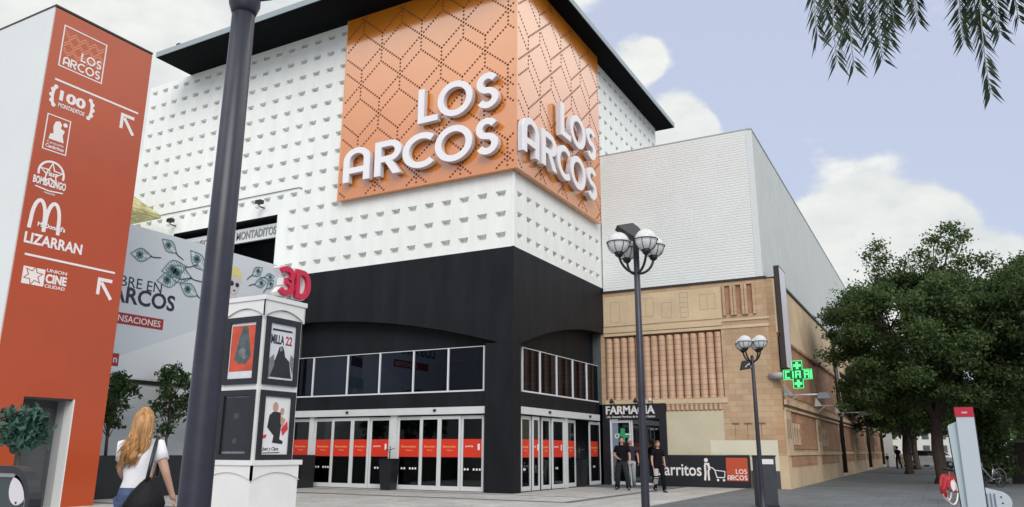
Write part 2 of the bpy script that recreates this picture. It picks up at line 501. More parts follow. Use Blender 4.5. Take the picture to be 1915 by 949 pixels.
def text_geo(txt, bold):
    k = (txt, bold)
    if k in _TG: return _TG[k]
    c = bpy.data.curves.new('lettering', 'FONT'); c.body = txt; c.size = 1; c.extrude = .1; c.offset = bold; c.resolution_u = 3
    o = bpy.data.objects.new('lettering', c); COL.objects.link(o)
    bpy.context.view_layer.update()
    dg = bpy.context.evaluated_depsgraph_get()
    me = bpy.data.meshes.new_from_object(o.evaluated_get(dg))
    vs = [tuple(v.co) for v in me.vertices]; fs = [tuple(p.vertices) for p in me.polygons]
    bpy.data.objects.remove(o); bpy.data.curves.remove(c); bpy.data.meshes.remove(me)
    _TG[k] = (vs, fs)
    return vs, fs


def tag(o, label, cat, group=None):
    o['label'] = label; o['category'] = cat
    if group: o['group'] = group
    return o


def thing(name, label, cat, loc, group=None):
    o = bpy.data.objects.new(name, None); COL.objects.link(o); o.location = loc; o.empty_display_size = .3
    return tag(o, label, cat, group)


def dup(root, loc, rot=0.0, label=None, group=None):
    r = root.copy(); COL.objects.link(r); r.location = loc; r.rotation_euler = (0, 0, rot)
    if label: r['label'] = label
    if group: r['group'] = group
    def kids(a, b):
        for ch in [c for c in bpy.data.objects if c.parent == a]:
            c = ch.copy(); COL.objects.link(c); c.parent = b; kids(ch, c)
    kids(root, r)
    return r


# logo lettering: strokes in a unit-high box
def arc(cx, cy, r, a0, a1, n=14):
    return [(cx + r * math.cos(R(a0 + (a1 - a0) * i / n)), cy + r * math.sin(R(a0 + (a1 - a0) * i / n))) for i in range(n + 1)]


T = .17


def logo_letter(ch):
    h = T / 2
    if ch == 'L': return [('s', [(h, 0), (h, 1)], 0), ('s', [(T, h), (.56, h)], 0)], .56
    if ch == 'O': return [('s', arc(.5, .5, .5 - h, 0, 360, 30)[:-1], 1)], 1.0
    if ch == 'S': return [('s', arc(.33, .7075, .2075, 28, 270, 14) + arc(.33, .2925, .2075, 90, -152, 14)[1:], 0)], .62
    if ch == 'C': return [('s', arc(.5, .5, .5 - h, 48, 312, 24), 0)], .84
    if ch == 'A': return [('s', [(h, 0), (h, .62)] + arc(.37, .63, .285, 180, 0, 14) + [(.74 - h, 0)], 0), ('s', [(T, .33), (.74 - T, .33)], 0)], .74
    if ch == 'R': return [('s', [(h, 0), (h, 1)], 0), ('s', [(T, 1 - h)] + arc(.40, .69, .225, 90, -90, 12) + [(T, .465)], 0),
                          ('p', [(.29, .38), (.49, .38), (.72, 0), (.51, 0)], 0)], .72


def logo_to(mb, fr, ch, a, b, h, w, c0, c1):
    parts, wd = logo_letter(ch)
    kx = (w / wd) if w else h
    for i, (k, path, cl) in enumerate(parts):
        f2 = Fr(fr.p(a, b, 0), fr.r, fr.n, fr.u); f2.r = f2.r * kx; f2.u = f2.u * h
        if k == 's': mb.stroke(f2, path, T, c0, c1, bool(cl))
        else: mb.prism(f2, path, c0, c1)
    return wd * kx


def logo_word(mb, fr, word, a1, b, h, c0, c1, gap=.09):
    """right-aligned at a1"""
    ws = [logo_letter(c)[1] * h for c in word]
    a = a1 - sum(ws) - gap * h * (len(word) - 1)
    for c, w in zip(word, ws):
        logo_to(mb, fr, c, a, b, h, None, c0, c1); a += w + gap * h


# ================================================================ ground
def paving(name, col, axis_scale, var, seam, bw, bh, rough=.75):
    m = brick_mat(name, 'xy', col, tuple(c * .93 for c in col), tuple(c * seam for c in col), bw=bw, rh=bh, ms=.014, rough=rough, var=var, vs=.55, bump=.25)
    n = m.node_tree.nodes; l = m.node_tree.links; p = n['Principled BSDF']
    g = n.new('ShaderNodeNewGeometry'); t = n.new('ShaderNodeTexNoise'); t.inputs['Scale'].default_value = 5.5; t.inputs['Detail'].default_value = 5; l.new(g.outputs['Position'], t.inputs['Vector'])
    r = n.new('ShaderNodeValToRGB'); r.color_ramp.elements[0].position = .56; r.color_ramp.elements[1].position = .68; r.color_ramp.elements[0].color = (1, 1, 1, 1); r.color_ramp.elements[1].color = (.72, .71, .69, 1)
    l.new(t.outputs['Fac'], r.inputs[0]); x = n.new('ShaderNodeMixRGB'); x.blend_type = 'MULTIPLY'; x.inputs[0].default_value = 1
    src = p.inputs['Base Color'].links[0].from_socket; l.new(src, x.inputs[1]); l.new(r.outputs[0], x.inputs[2]); l.new(x.outputs[0], p.inputs['Base Color'])
    return m


M_plaza = paving('plaza_tiles', (.50, .49, .455), 1, .30, .55, .8, .8)
M_side = paving('sidewalk_tiles', (.15, .165, .17), 1, .35, .75, .4, .4)
M_band = mat('dark_paving_band', (.13, .135, .135), .75, var=.25, vscale=3)
M_asph = mat('asphalt', (.05, .05, .052), .9, var=.25, vscale=2, bump=.2, bscale=60)
M_far = mat('far_ground', (.20, .19, .17), .9, var=.2, vscale=.05)


def sheet(name, m, x0, x1, y0, y1, z):
    b = MB(); b.add([(x0, y0, z), (x1, y0, z), (x1, y1, z), (x0, y1, z)], [(0, 1, 2, 3)])
    return b.build(name, m, kind='structure')


sheet('ground', M_far, -900, 900, -900, 1200, -.008)
sheet('plaza', M_plaza, -60, 5.75, -60, 18, 0.0)
sheet('pavement', M_side, 5.75, 19, -60, 260, 0.0)
b = MB()
for x0, x1, y0, y1 in ((-9.5, 3.0, -3.05, -2.75), (3.0, 3.3, -3.05, 7.8), (-9.5, 5.75, -9.3, -9.0), (5.45, 5.75, -9.0, 7.8), (-9.5, 3.0, -.62, -.5)):
    b.add([(x0, y0, .004), (x1, y0, .004), (x1, y1, .004), (x0, y1, .004)], [(0, 1, 2, 3)])
b.build('paving_band', M_band, kind='structure')
b = MB(); b.box(19, 19.18, -60, 260, -.02, .02); b.build('kerb', mat('kerb_stone', (.3, .3, .29), .8, var=.2), kind='structure')
sheet('road', M_asph, 19.18, 34, -60, 260, -.10 + .1)

# ================================================================ shopping centre
ROOT = thing('shopping_centre', 'large white shopping centre with studded upper walls and a black glazed corner entrance', 'building', (0, 0, 0))
ZB, ZT = 7.95, 18.45
XW, YW = -20.2, 16.3
PIT = .745
OPX0, OPX1, OPZ0, OPZ1 = -17.3, -11.0, 8.2, 10.64
CUT = 1.5


def minus(r, h):
    """rectangle r minus rectangle h, as rectangles (a0, a1, z0, z1)"""
    a0, a1, z0, z1 = r; h0, h1, g0, g1 = h
    if h0 >= a1 or h1 <= a0 or g0 >= z1 or g1 <= z0: return [r]
    o = []
    if a0 < h0: o.append((a0, h0, z0, z1))
    if h1 < a1: o.append((h1, a1, z0, z1))
    m0, m1 = max(a0, h0), min(a1, h1)
    if z0 < g0: o.append((m0, m1, z0, g0))
    if g1 < z1: o.append((m0, m1, g1, z1))
    return o


def studwall():
    """white tile wall with a grid of small tapering pockets"""
    b = MB(); rnd = random.Random(4)
    b.add([(XW, 0, ZB), (XW, YW, ZB), (XW, YW, ZT), (XW, 0, ZT)], [(3, 2, 1, 0)])
    b.add([(XW, YW, ZB), (0, YW, ZB), (0, YW, ZT), (XW, YW, ZT)], [(3, 2, 1, 0)])
    b.add([(XW, 0, ZT), (0, 0, ZT), (0, YW, ZT), (XW, YW, ZT)], [(0, 1, 2, 3)])
    def grid(fr, lo, hi, first, pit, hole, skip):
        n = int((hi - first - pit * .5) / pit) if first > lo else 0
        cols = []; c = first
        while c + pit / 2 <= hi + 1e-6: cols.append(c); c += pit
        strips = [(lo, cols[0] - pit / 2), (cols[-1] + pit / 2, hi)]
        def quad(a0, a1, z0, z1):
            for r in minus((a0, a1, z0, z1), hole):
                if r[1] - r[0] > 1e-4 and r[3] - r[2] > 1e-4:
                    b.add([fr.p(r[0], r[2]), fr.p(r[1], r[2]), fr.p(r[1], r[3]), fr.p(r[0], r[3])], [(0, 1, 2, 3)])
        for a0, a1 in strips:
            if a1 - a0 > 1e-4: quad(a0, a1, ZB, ZT)
        rows = [8.39 + PIT * k for k in range(14)]
        z_low = rows[0] - .28
        quad(cols[0] - pit / 2, cols[-1] + pit / 2, ZB, z_low)
        for z in rows:
            zc0, zc1 = z - .28, min(ZT, z - .28 + PIT)
            for c in cols:
                a0, a1 = c - pit / 2, c + pit / 2
                hh = hole
                if skip(c, z) or not (hh[0] >= a1 or hh[1] <= a0 or hh[2] >= zc1 or hh[3] <= zc0):
                    quad(a0, a1, zc0, zc1); continue
                j_ = rnd.uniform(-.008, .008)
                w0, w1 = .205, .165                      # half widths of the mouth: top, bottom
                zb, zt = z - .10 + j_, z + .095 + j_
                O = [(a0, zc0), (a1, zc0), (a1, zc1), (a0, zc1)]
                M = [(c - w1, zb), (c + w1, zb), (c + w0, zt), (c - w0, zt)]
                D = .21
                K = [(c - w1 * .9, zb + .02), (c + w1 * .9, zb + .02), (c + w0 * .85, zt - .005), (c - w0 * .85, zt - .005)]
                vs = [fr.p(a, q) for a, q in O] + [fr.p(a, q) for a, q in M] + [fr.p(a, q, -D) for a, q in K]
                fs = [(i, (i + 1) % 4, 4 + (i + 1) % 4, 4 + i) for i in range(4)] + [(4 + i, 4 + (i + 1) % 4, 8 + (i + 1) % 4, 8 + i) for i in range(4)] + [(8, 9, 10, 11)]
                b.add(vs, fs)
    grid(front(0, 0, 0), XW, 0, -.51 - PIT * 26, PIT, (OPX0, OPX1, OPZ0, OPZ1), lambda a, z: a > -7.75 and z > 10.5)
    grid(side(0, 0, 0), 0, YW, .45, .70, (99, 100, 0, 1), lambda a, z: a < 7.5 and z > 10.5)
    return b


studwall().build('studded_wall', M_white, ROOT)
b = MB()      # plain rim at the corner and the top
b.box(-.06, .03, -.03, .06, ZB, 10.6); b.build('corner_trim', M_white, ROOT)
# terrace opening
b = MB()
b.box(OPX0, OPX1, .02, .04, OPZ1 - .001, OPZ1 + .06); b.build('opening_lintel', M_blackp, ROOT)
b = MB()
b.add([(OPX0, 0, OPZ0), (OPX0, 3, OPZ0), (OPX0, 3, OPZ1), (OPX0, 0, OPZ1)], [(0, 1, 2, 3)])
b.add([(OPX1, 0, OPZ0), (OPX1, 3, OPZ0), (OPX1, 3, OPZ1), (OPX1, 0, OPZ1)], [(3, 2, 1, 0)])
b.add([(OPX0, 3, OPZ0), (OPX1, 3, OPZ0), (OPX1, 3, OPZ1), (OPX0, 3, OPZ1)], [(0, 1, 2, 3)])
b.add([(OPX0, 0, OPZ1), (OPX1, 0, OPZ1), (OPX1, 3, OPZ1), (OPX0, 3, OPZ1)], [(0, 1, 2, 3)])
b.add([(OPX0, 0, OPZ0), (OPX1, 0, OPZ0), (OPX1, 3, OPZ0), (OPX0, 3, OPZ0)], [(3, 2, 1, 0)])
b.build('terrace_opening', M_blackp, ROOT)
b = MB(); b.tube([(-19.4, -.03, 11.66), (-9.9, -.03, 11.62), (-9.72, -.03, 11.55)], .018, 5); b.build('cable', mat('grey_cable', (.2, .2, .2), .6), ROOT)

# flat overhanging roof
EX0, EX1, EY0, EY1 = -17.38, .95, -1.88, 16.66
b = MB(); b.box(EX0, EX1, EY0, EY1, ZT + .002, ZT + .06)
soff = b.build('roof', M_roof, ROOT)
b = MB()
b.box(EX0 - .03, EX1 + .03, EY0 - .03, EY0, ZT + .03, ZT + .28); b.box(EX1, EX1 + .03, EY0, EY1 + .03, ZT + .03, ZT + .28)
b.box(EX0 - .03, EX0, EY0, EY1 + .03, ZT + .03, ZT + .28); b.box(EX0, EX1, EY1, EY1 + .03, ZT + .03, ZT + .28)
b.box(EX0, EX1, EY0, EY1, ZT + .062, ZT + .22)
b.build('roof_edge', M_roofedge, soff)
b = MB(); b.tube([(EX0 + 1.0, EY0 + .3, ZT + .2), (EX0 + 1.0, EY0 + .3, ZT + .55)], .03, 6); b.box(EX0 + .9, EX0 + 1.1, EY0 + .25, EY0 + .35, ZT + .5, ZT + .6)
b.build('roof_beacon', M_pipe, soff)

# black entrance box: fascia with arched lower edge on both faces
XL = -9.6
SEG = 24


def archz(t): return 4.74 + (6.02 - 4.74) * (1 - (1 - min(1, max(0, t))) ** 2.0)


b = MB()
poly = [(XL, ZB), (XL, archz(1))] + [(-.55 + (XL + .55) * (1 - i / SEG), archz(1 - i / SEG)) for i in range(1, SEG)] + [(-.55, 4.74), (0, 4.74), (0, ZB)]
ff = front(0, 0, 0)
b.prism(ff, poly, -.45, 0)
poly = [(.452, ZB), (.452, 4.74)] + [(.55 + 7.43 * i / SEG, archz(i / SEG)) for i in range(1, SEG + 1)] + [(7.98, ZB)]
b.prism(side(0, 0, 0), poly, -.45, -.001)
b.build('fascia', M_black, ROOT)
b = MB(); b.box(-1.05, -.004, .003, .545, 0, 4.738); b.build('corner_pillar', M_black, ROOT)
WP = .25      # plane of the windows and doors behind the faces
def fpx(px, py): p = ony(px, py, WP); return p[0], p[2]
def spx(px, py): p = onx(px, py, -WP); return p[1], p[2]
# dark wall above the windows, spandrel between windows and doors
b = MB()
b.box(XL, -1.052, .46, .6, 4.66, 7.9)
b.box(XL, -1.052, WP - .03, WP + .2, 2.71, 3.2)
b.box(-.6, -.46, .55, 7.9, 4.66, 7.9)
b.box(-WP - .2, -WP + .03, .552, 7.9, 2.71, 3.2)
b.box(-WP - .2, -WP + .02, 7.55, 7.9, 0, 2.71)
b.build('dark_wall', M_black, ROOT)
b = MB()
b.add([(XL, .62, .006), (-.1, .62, .006), (-.1, 7.85, .006), (XL, 7.85, .006)], [(0, 1, 2, 3)])
b.add([(XL, 7.8, 0), (-.1, 7.8, 0), (-.1, 7.8, 6), (XL, 7.8, 6)], [(0, 1, 2, 3)])
b.add([(XL, .3, 0), (XL, 7.8, 0), (XL, 7.8, 6), (XL, .3, 6)], [(0, 1, 2, 3)])
b.add([(XL, .7, 5.2), (-.7, .7, 5.2), (-.7, 7.8, 5.2), (XL, 7.8, 5.2)], [(3, 2, 1, 0)])
b.add([(XL, 1.3, 2.75), (-1.3, 1.3, 2.75), (-1.3, 7.8, 2.75), (XL, 7.8, 2.75)], [(3, 2, 1, 0)])
b.box(-6.2, -5.8, 3.6, 4.0, 0.01, 2.74); b.box(-3.2, -2.9, 5.0, 5.3, .01, 2.74); b.box(-8.6, -7.4, 4.2, 5.0, .01, 1.1)
b.build('interior', M_inside, ROOT)

def window(fr, a0, a1, b0, b1, reflection_sheet=False):
    g = MB(); g.fbox(fr, a0 + .03, a1 - .03, b0 + .03, b1 - .03, -.035, -.025)
    w = g.build('window', G_win, ROOT)
    m = MB(); t = .028
    m.fbox(fr, a0 - t, a0 + t, b0, b1, -.06, .02); m.fbox(fr, a1 - t + .001, a1 + t - .003, b0 + .001, b1, -.06, .018)
    m.fbox(fr, a0 + t, a1 - t, b0, b0 + .05, -.06, .016); m.fbox(fr, a0 + t, a1 - t, b1 - .02, b1, -.06, .014)
    m.build('frame', M_alu, w)


wz0, wz1 = 3.205, 4.70
fw = [fpx(x, 700)[0] for x in (541, 586, 650, 710, 773, 838, 905)]
fr_f = front(0, WP, 0)
for i in range(len(fw) - 1): window(fr_f, fw[i], fw[i + 1], wz0, wz1)
sw = [spx(x, 700)[0] for x in (977, 1010, 1041, 1071, 1097, 1119)]
fr_s = side(-WP, 0, 0)
for i in range(len(sw) - 1): window(fr_s, sw[i], sw[i + 1], wz0, wz1)
b = MB()
n = 90; pts = [(-.75 + .05 * math.sin(i * 1.9) + .02 * math.sin(i * .7), .7 + 7.0 * i / n) for i in range(n + 1)]
b.add([(x, y, 3.1) for x, y in pts] + [(x, y, 4.75) for x, y in pts], [(i, i + 1, n + 2 + i, n + 1 + i) for i in range(n)], True)
b.build('reflection_sheet', M_refl_sheet, ROOT)  # dark striped sheet; its stripes stand for the fluted wall's reflection in the panes

# door headers
b = MB(); xa, xb = fpx(551, 770)[0], -1.055
b.box(xa, xb, WP - .16, WP + .1, 2.47, 2.70); hd = b.build('door_header', M_alu2, ROOT)
for px in (655, 818):
    x = fpx(px, 772)[0]; s_ = MB(); s_.box(x - .05, x + .05, WP - .20, WP - .161, 2.56, 2.64); s_.build('sensor', M_blackp, hd)
b = MB(); b.box(-WP - .1, -WP + .16, .56, 7.5, 2.47, 2.70); hd2 = b.build('door_header', M_alu2, ROOT)
for px in (1020, 1096):
    y = spx(px, 775)[0]; s_ = MB(); s_.box(-WP + .161, -WP + .20, y - .07, y + .07, 2.56, 2.64); s_.build('sensor', M_blackp, hd2)


def leaf(fr, a0, a1, c, band=True, marks='2 3', txt=0, name='sliding_door'):
    st = .075 if a1 - a0 > .5 else .055
    m = MB(); z1 = 2.42
    m.fbox(fr, a0, a0 + st, .02, z1, c - .045, c); m.fbox(fr, a1 - st, a1, .02, z1, c - .045, c)
    m.fbox(fr, a0 + st, a1 - st, .02, .16, c - .043, c - .002); m.fbox(fr, a0 + st, a1 - st, z1 - .11, z1, c - .043, c - .002)
    d = m.build(name, M_alu2, ROOT)
    g = MB(); g.fbox(fr, a0 + st, a1 - st, .16, z1 - .11, c - .028, c - .020); g.build('glass', G_door, d)
    if band:
        r = MB(); r.fbox(fr, a0 + st + .004, a1 - st - .004, 1.08, 1.66, c - .018, c - .014); r.build('red_sticker', M_red, d)
        t = MB(); w = a1 - a0 - 2 * st
        if w > .25:
            word = ('Bienvenidos', 'Bienvenidos', 'puerta')[txt % 3]
            t.text(fr, word, a0 + st + w * .12, 1.385, w=w * (.72 if txt % 3 < 2 else .42), h=.075, c0=c - .013, c1=c - .011, bold=.012)
            if txt % 3 == 2: t.text(fr, '1', a0 + st + w * .78, 1.31, h=.2, w=.08, c0=c - .013, c1=c - .011, bold=.02)
            else: t.text(fr, 'Welcome', a0 + st + w * .33, 1.275, w=w * .34, h=.05, c0=c - .013, c1=c - .011, bold=.01)
            t.build('sticker_lettering', M_stk if txt % 3 < 2 else M_print, d)
    k = MB()
    if marks:
        w = a1 - a0 - 2 * st; gp = .12
        q = [0, 1, 3, 4, 5] if marks == '2 3' else [1, 2]
        x = a0 + a1; 
        for i in q: k.disc(fr, (a0 + a1) / 2 + (i - 2.5) * min(.115, w / 6), .70, .038, c - .019, c - .013, 10)
        k.build('safety_dot', M_print, d)
    return d


def fa(px): return fpx(px, 850)[0]
D = [(585.6, 620.5, 0, ''), (620.5, 658, .05, '2 3'), (658, 690, .05, ''), (690, 729, 0, '2')]
D2 = [(742, 787, 0, '2 3'), (787, 822, .05, ''), (822, 862, .05, ''), (862, 904.5, 0, '2 3')]
for i, (p0, p1, c, mk) in enumerate(D): leaf(fr_f, fa(p0), fa(p1) - .004, c, marks=('2 3' if i in (0,) else ('2' if i == 3 else '')), txt=(0, 1, 1, 2)[i])
for i, (p0, p1, c, mk) in enumerate(D2): leaf(fr_f, fa(p0), fa(p1) - .004, c, marks=mk, txt=(0, 1, 1, 2)[i])
leaf(fr_f, XL + .02, fa(577), -.02, marks='', txt=0, name='side_light')
for p0, p1 in ((577.3, 585.2), (729.4, 741.6)):
    m = MB(); m.box(fa(p0), fa(p1), WP - .06, WP + .06, 0, 2.468); m.build('door_post', M_alu2, ROOT)


def sa(px): return spx(px, 850)[0]
SD = [(974.5, 993, .0, '2', 0), (993.5, 1006.5, .06, '', 2), (1013.5, 1030, .0, '', 1), (1030.5, 1052.5, .06, '2', 2), (1060, 1077, .0, '', 0), (1102, 1122, .03, '2', 0)]
for p0, p1, c, mk, tx in SD: leaf(fr_s, sa(p0), sa(p1) - .004, c, marks=mk, txt=tx)
m = MB(); m.box(-WP - .06, -WP + .08, sa(1053), sa(1059), 0, 2.468); m.build('door_post', M_alu2, ROOT)

# ================================================================ big LOS ARCOS corner sign
SG = thing('corner_sign', 'huge orange perforated corner panel with white raised LOS ARCOS letters on two faces', 'sign', (0, 0, 10.6))
PX0, PY1, PZ0, PZ1, PO = -7.62, 7.35, 10.62, 18.40, .26
b = MB()
b.box(PX0, PO, -PO, -.02, PZ0, PZ1); b.build('front_panel', M_orange, SG)
b = MB(); b.box(.02, PO, -.019, PY1, PZ0, PZ1); b.build('side_panel', M_orange, SG)
b = MB(); b.box(PX0 - .02, PX0 - .001, -PO - .01, -.02, PZ0, PZ1); b.build('edge_strip', mat('pale_edge', (.75, .55, .35), .5), SG)


def perforations(fr, w, h, out):
    b = MB(); half, amp, dz, pitch, sp, rd = .95, .80, .62, 1.42, .145, .046
    def dot(a, z):
        if .1 < a < w - .1 and .1 < z < h - .1:
            b.disc(fr, a, z, rd, out, out + .004, 7)
    def line(a0, z0, a1, z1):
        L = math.hypot(a1 - a0, z1 - z0); n = max(1, round(L / sp))
        for i in range(n): dot(a0 + (a1 - a0) * i / n, z0 + (z1 - z0) * i / n)
    k = 0; z = h + 1.2
    while z > -3:
        ph = k % 2
        for i in range(-1, int(w / half) + 3):
            a0, a1 = (i - .1) * half, (i + .9) * half
            up = (i + ph) % 2 == 0
            za, zb = (z, z - amp) if up else (z - amp, z)
            line(a0, za, a1, zb); line(a0, za - dz, a1, zb - dz)
            line(a0, za, a0, za - dz)
        z -= pitch; k += 1
    return b


perforations(Fr((PX0, -PO, PZ0), (1, 0, 0), (0, -1, 0)), PO - PX0, PZ1 - PZ0, .0).build('perforation', M_dot, SG)
perforations(Fr((PO, -PO, PZ0), (0, 1, 0), (1, 0, 0)), PY1 + PO, PZ1 - PZ0, .0).build('perforation', M_dot, SG)
LD0, LD1 = .08, .30
def big_letters(fr, plane, rows):
    for word, z, hh, spans in rows:
        for ch, (p0, p1) in zip(word, spans):
            a0, a1 = plane(p0), plane(p1)
            m = MB(); logo_to(m, fr, ch, a0, z, hh, a1 - a0, LD0, LD1 - .05)
            o = m.build('letter', M_letside, SG)
            m = MB(); logo_to(m, fr, ch, a0, z, hh, a1 - a0, LD1 - .05, LD1); m.build('letter_face', M_letter, o)


LY = -PO - LD1
big_letters(Fr((0, -PO, 0), (1, 0, 0), (0, -1, 0)), lambda px: ony(px, 250, LY)[0],
            [('LOS', 12.90, 1.36, [(780, 817), (816.5, 882), (887, 931)]), ('ARCOS', 11.17, 1.36, [(646, 694), (703, 752), (754, 813), (814, 883), (887, 931)])])
big_letters(Fr((PO, 0, 0), (0, 1, 0), (1, 0, 0)), lambda px: onx(px, 300, PO + LD1)[1],
            [('LOS', 12.90, 1.36, [(1051, 1069), (1068.5, 1096), (1097.5, 1115)]), ('ARCOS', 11.17, 1.36, [(979, 1009), (1014.5, 1042), (1043, 1067), (1068, 1095), (1097.5, 1115)])])
m = MB()
for z, hh in ((12.9, 1.36), (11.17, 1.36)):
    for px in (795, 850, 908): x = ony(px, 250, LY)[0]; m.tube([(x, -PO, z + .08), (x, -PO - LD0 - .02, z + .08)], .02, 5)
m.build('letter_bracket', M_letside, SG)

# terrace sign and cameras on the white wall
t = thing('restaurant_sign', 'white band sign reading CERVECERIA 100 MONTADITOS inside the dark terrace opening', 'sign', (-14, .3, 9.8))
b = MB(); b.box(OPX0 + .05, OPX1 - .03, .3, .4, 9.80, 10.40); b.build('board', mat('sign_board_white', (.62, .65, .65), .5), t)
b = MB(); fr = front(0, .3, 0)
b.text(fr, 'MONTADITOS', -13.6, 9.92, w=2.3, h=.36, c0=.001, c1=.03, bold=.01); b.text(fr, 'CERVECERÍA 100', -16.7, 9.92, w=2.75, h=.36, c0=.001, c1=.03, bold=.01)
b.build('lettering', mat('sign_lettering_grey', (.22, .22, .21), .6), t)


def camera_box(px, py, lab):
    p = ony(px, py, -.2)
    t = thing('security_camera', lab, 'camera', (p[0], 0, p[2]), 'security cameras on the white wall')
    b = MB(); b.box(p[0] - .08, p[0] + .22, -.45, -.25, p[2] - .02, p[2] + .13); b.build('housing', M_blackp, t)
    b = MB(); b.tube([(p[0], 0, p[2] - .1), (p[0], -.3, p[2] - .1), (p[0] + .05, -.34, p[2])], .03, 6); b.build('bracket', M_pipe, t)
    b = MB(); b.box(p[0] - .1, p[0] + .04, -.42, -.3, p[2] - .2, p[2] - .1); b.build('lens', M_letside, t)


camera_box(488, 383, 'small dark camera on the white wall above the right end of the terrace opening')
camera_box(322, 417, 'small dark camera on the white wall above the left end of the terrace opening')

# ================================================================ annex with the billboard
AN = thing('annex', 'low white annex with a terrace roof in front of the shopping centre', 'building', (-15, -4, 0))
b = MB(); b.box(-21, -9.7, -8.6, -.05, 0, 8.0); b.build('wall', M_annex, AN)
b = MB(); b.box(-9.7, -9.66, -8.6, -.05, 3.24, 3.34); b.build('ledge', M_pipe, AN)
BBX = -9.6
BB = thing('billboard', 'wide pale billboard with DESCUBRE EN LOS ARCOS lettering, peacock feathers and a sketched figure', 'billboard', (BBX, -4.4, 3.36))
b = MB(); b.box(BBX - .1, BBX, -8.7, -.25, 3.36, 8.10); b.build('board', M_bb, BB)
fb = side(BBX, 0, 0)
b = MB(); b.prism(fb, [(-8.6, 3.40), (-.3, 3.40), (-.3, 6.6), (-4.2, 5.3)], .002, .004); b.build('pale_band', M_bb2, BB)
b = MB(); b.text(fb, 'DESCUBRE EN', -6.0, 6.13, h=.33, c0=.001, c1=.006, align='r'); b.text(fb, 'LOS ARCOS', -5.45, 5.62, h=.52, c0=.001, c1=.006, bold=.025, align='r')
b.build('lettering', M_navy, BB)
b = MB(); b.fbox(fb, -8.55, -5.80, 4.98, 5.32, .005, .009); b.fbox(fb, -8.2, -7.18, 3.70, 4.08, .005, .009); b.build('red_label', M_maroon, BB)
b = MB(); b.text(fb, 'SENSACIONES', -5.90, 5.05, h=.2, c0=.010, c1=.013, align='r', bold=.01); b.text(fb, 'n', -7.36, 3.80, h=.15, c0=.010, c1=.013, bold=.01)
b.build('label_lettering', M_print, BB)


def feather(a, z, L, ang, k=1.0):
    fe = MB(); fd = MB()
    ca, sa_ = math.cos(R(ang)), math.sin(R(ang))
    def q(u, v): return (a + u * ca - v * sa_, z + u * sa_ + v * ca)
    top = [q(L * i / 10, .28 * L * math.sin(math.pi * i / 10) ** 1.3) for i in range(11)]
    bot = [q(L * i / 10, -.28 * L * math.sin(math.pi * i / 10) ** 1.3) for i in range(11)]
    fe.stroke(fb, top, .03 * k, .010, .013); fe.stroke(fb, bot, .03 * k, .0105, .0135)
    for i in range(2, 9):
        fe.stroke(fb, [q(L * i / 10, .26 * L * math.sin(math.pi * i / 10) ** 1.3), q(L * i / 10 - .1 * L, .05 * L)], .018, .006, .008)
        fe.stroke(fb, [q(L * i / 10, -.26 * L * math.sin(math.pi * i / 10) ** 1.3), q(L * i / 10 - .1 * L, -.05 * L)], .018, .006, .008)
    c = q(.58 * L, 0)
    fe.disc(fb, c[0], c[1], .16 * L, .0145, .016, 14); fd.disc(fb, c[0], c[1], .085 * L, .0165, .018, 12)
    fd.stroke(fb, [q(-.45 * L, 0), q(-.1 * L, .03 * L), q(.1 * L, 0)], .03, .019, .021)
    o_ = fe.build('feather', M_teal, BB); fd.build('feather_eye', M_navy, o_)


for a, z, L, an in ((-6.5, 7.25, .75, 185), (-5.6, 7.55, .7, 150), (-5.15, 7.2, 1.0, 200), (-4.9, 6.85, 1.05, 175), (-5.35, 6.75, .9, 195), (-4.4, 7.2, .9, 140), (-4.6, 6.3, .8, 160),
                    (-2.35, 7.45, .62, 40), (-1.75, 7.5, .5, 15), (-2.2, 7.15, .6, 20), (-1.6, 7.1, .5, 50)):
    feather(a, z, L, an)
# sketched figure
b = MB()
b.prism(fb, [(-3.36, 6.95), (-3.30, 6.72), (-3.12, 6.60), (-2.94, 6.72), (-2.86, 6.98), (-2.90, 7.3), (-3.32, 7.3)], .012, .014)
b.prism(fb, [(-3.75, 6.5), (-3.3, 6.65), (-2.95, 6.6), (-2.75, 6.3), (-2.9, 5.2), (-2.75, 3.5), (-3.05, 3.5), (-3.2, 4.8), (-3.35, 3.5), (-3.7, 3.5), (-3.55, 5.1), (-3.85, 5.7)], .006, .008)
b.build('figure', M_face, BB)
b = MB(); b.prism(fb, [(-3.42, 7.0), (-3.40, 7.45), (-3.2, 7.62), (-2.95, 7.58), (-2.82, 7.35), (-2.84, 7.05), (-2.92, 7.25), (-3.1, 7.32), (-3.32, 7.2)], .015, .017); b.build('figure_hair', M_blond, BB)
b = MB(); b.disc(fb, -3.24, 7.0, .095, .018, .02, 12); b.disc(fb, -2.99, 6.98, .085, .018, .02, 12); b.disc(fb, -3.10, 6.76, .05, .018, .02, 10, .03)
for z in (5.9, 5.6, 5.3): b.stroke(fb, [(-3.7, z), (-3.4, z - .12), (-3.1, z), (-2.9, z - .1)], .07, .010, .012)
b.prism(fb, [(-3.6, 5.1), (-2.9, 5.15), (-2.85, 4.75), (-3.62, 4.7)], .010, .012); b.build('figure_details', M_navy, BB)
b = MB(); b.prism(fb, [(-3.7, 4.25), (-2.75, 4.3), (-2.72, 3.85), (-3.72, 3.8)], .0125, .0145); b.build('figure_skirt', mat('pale_teal_print', (.25, .45, .45), .6), BB)

b = MB(); b.box(-9.55, -8.0, -9.4, -.15, 0, 1.12)
pl = b.build('planter_wall', M_hedge); tag(pl, 'long black planter wall below the pale billboard', 'planter')


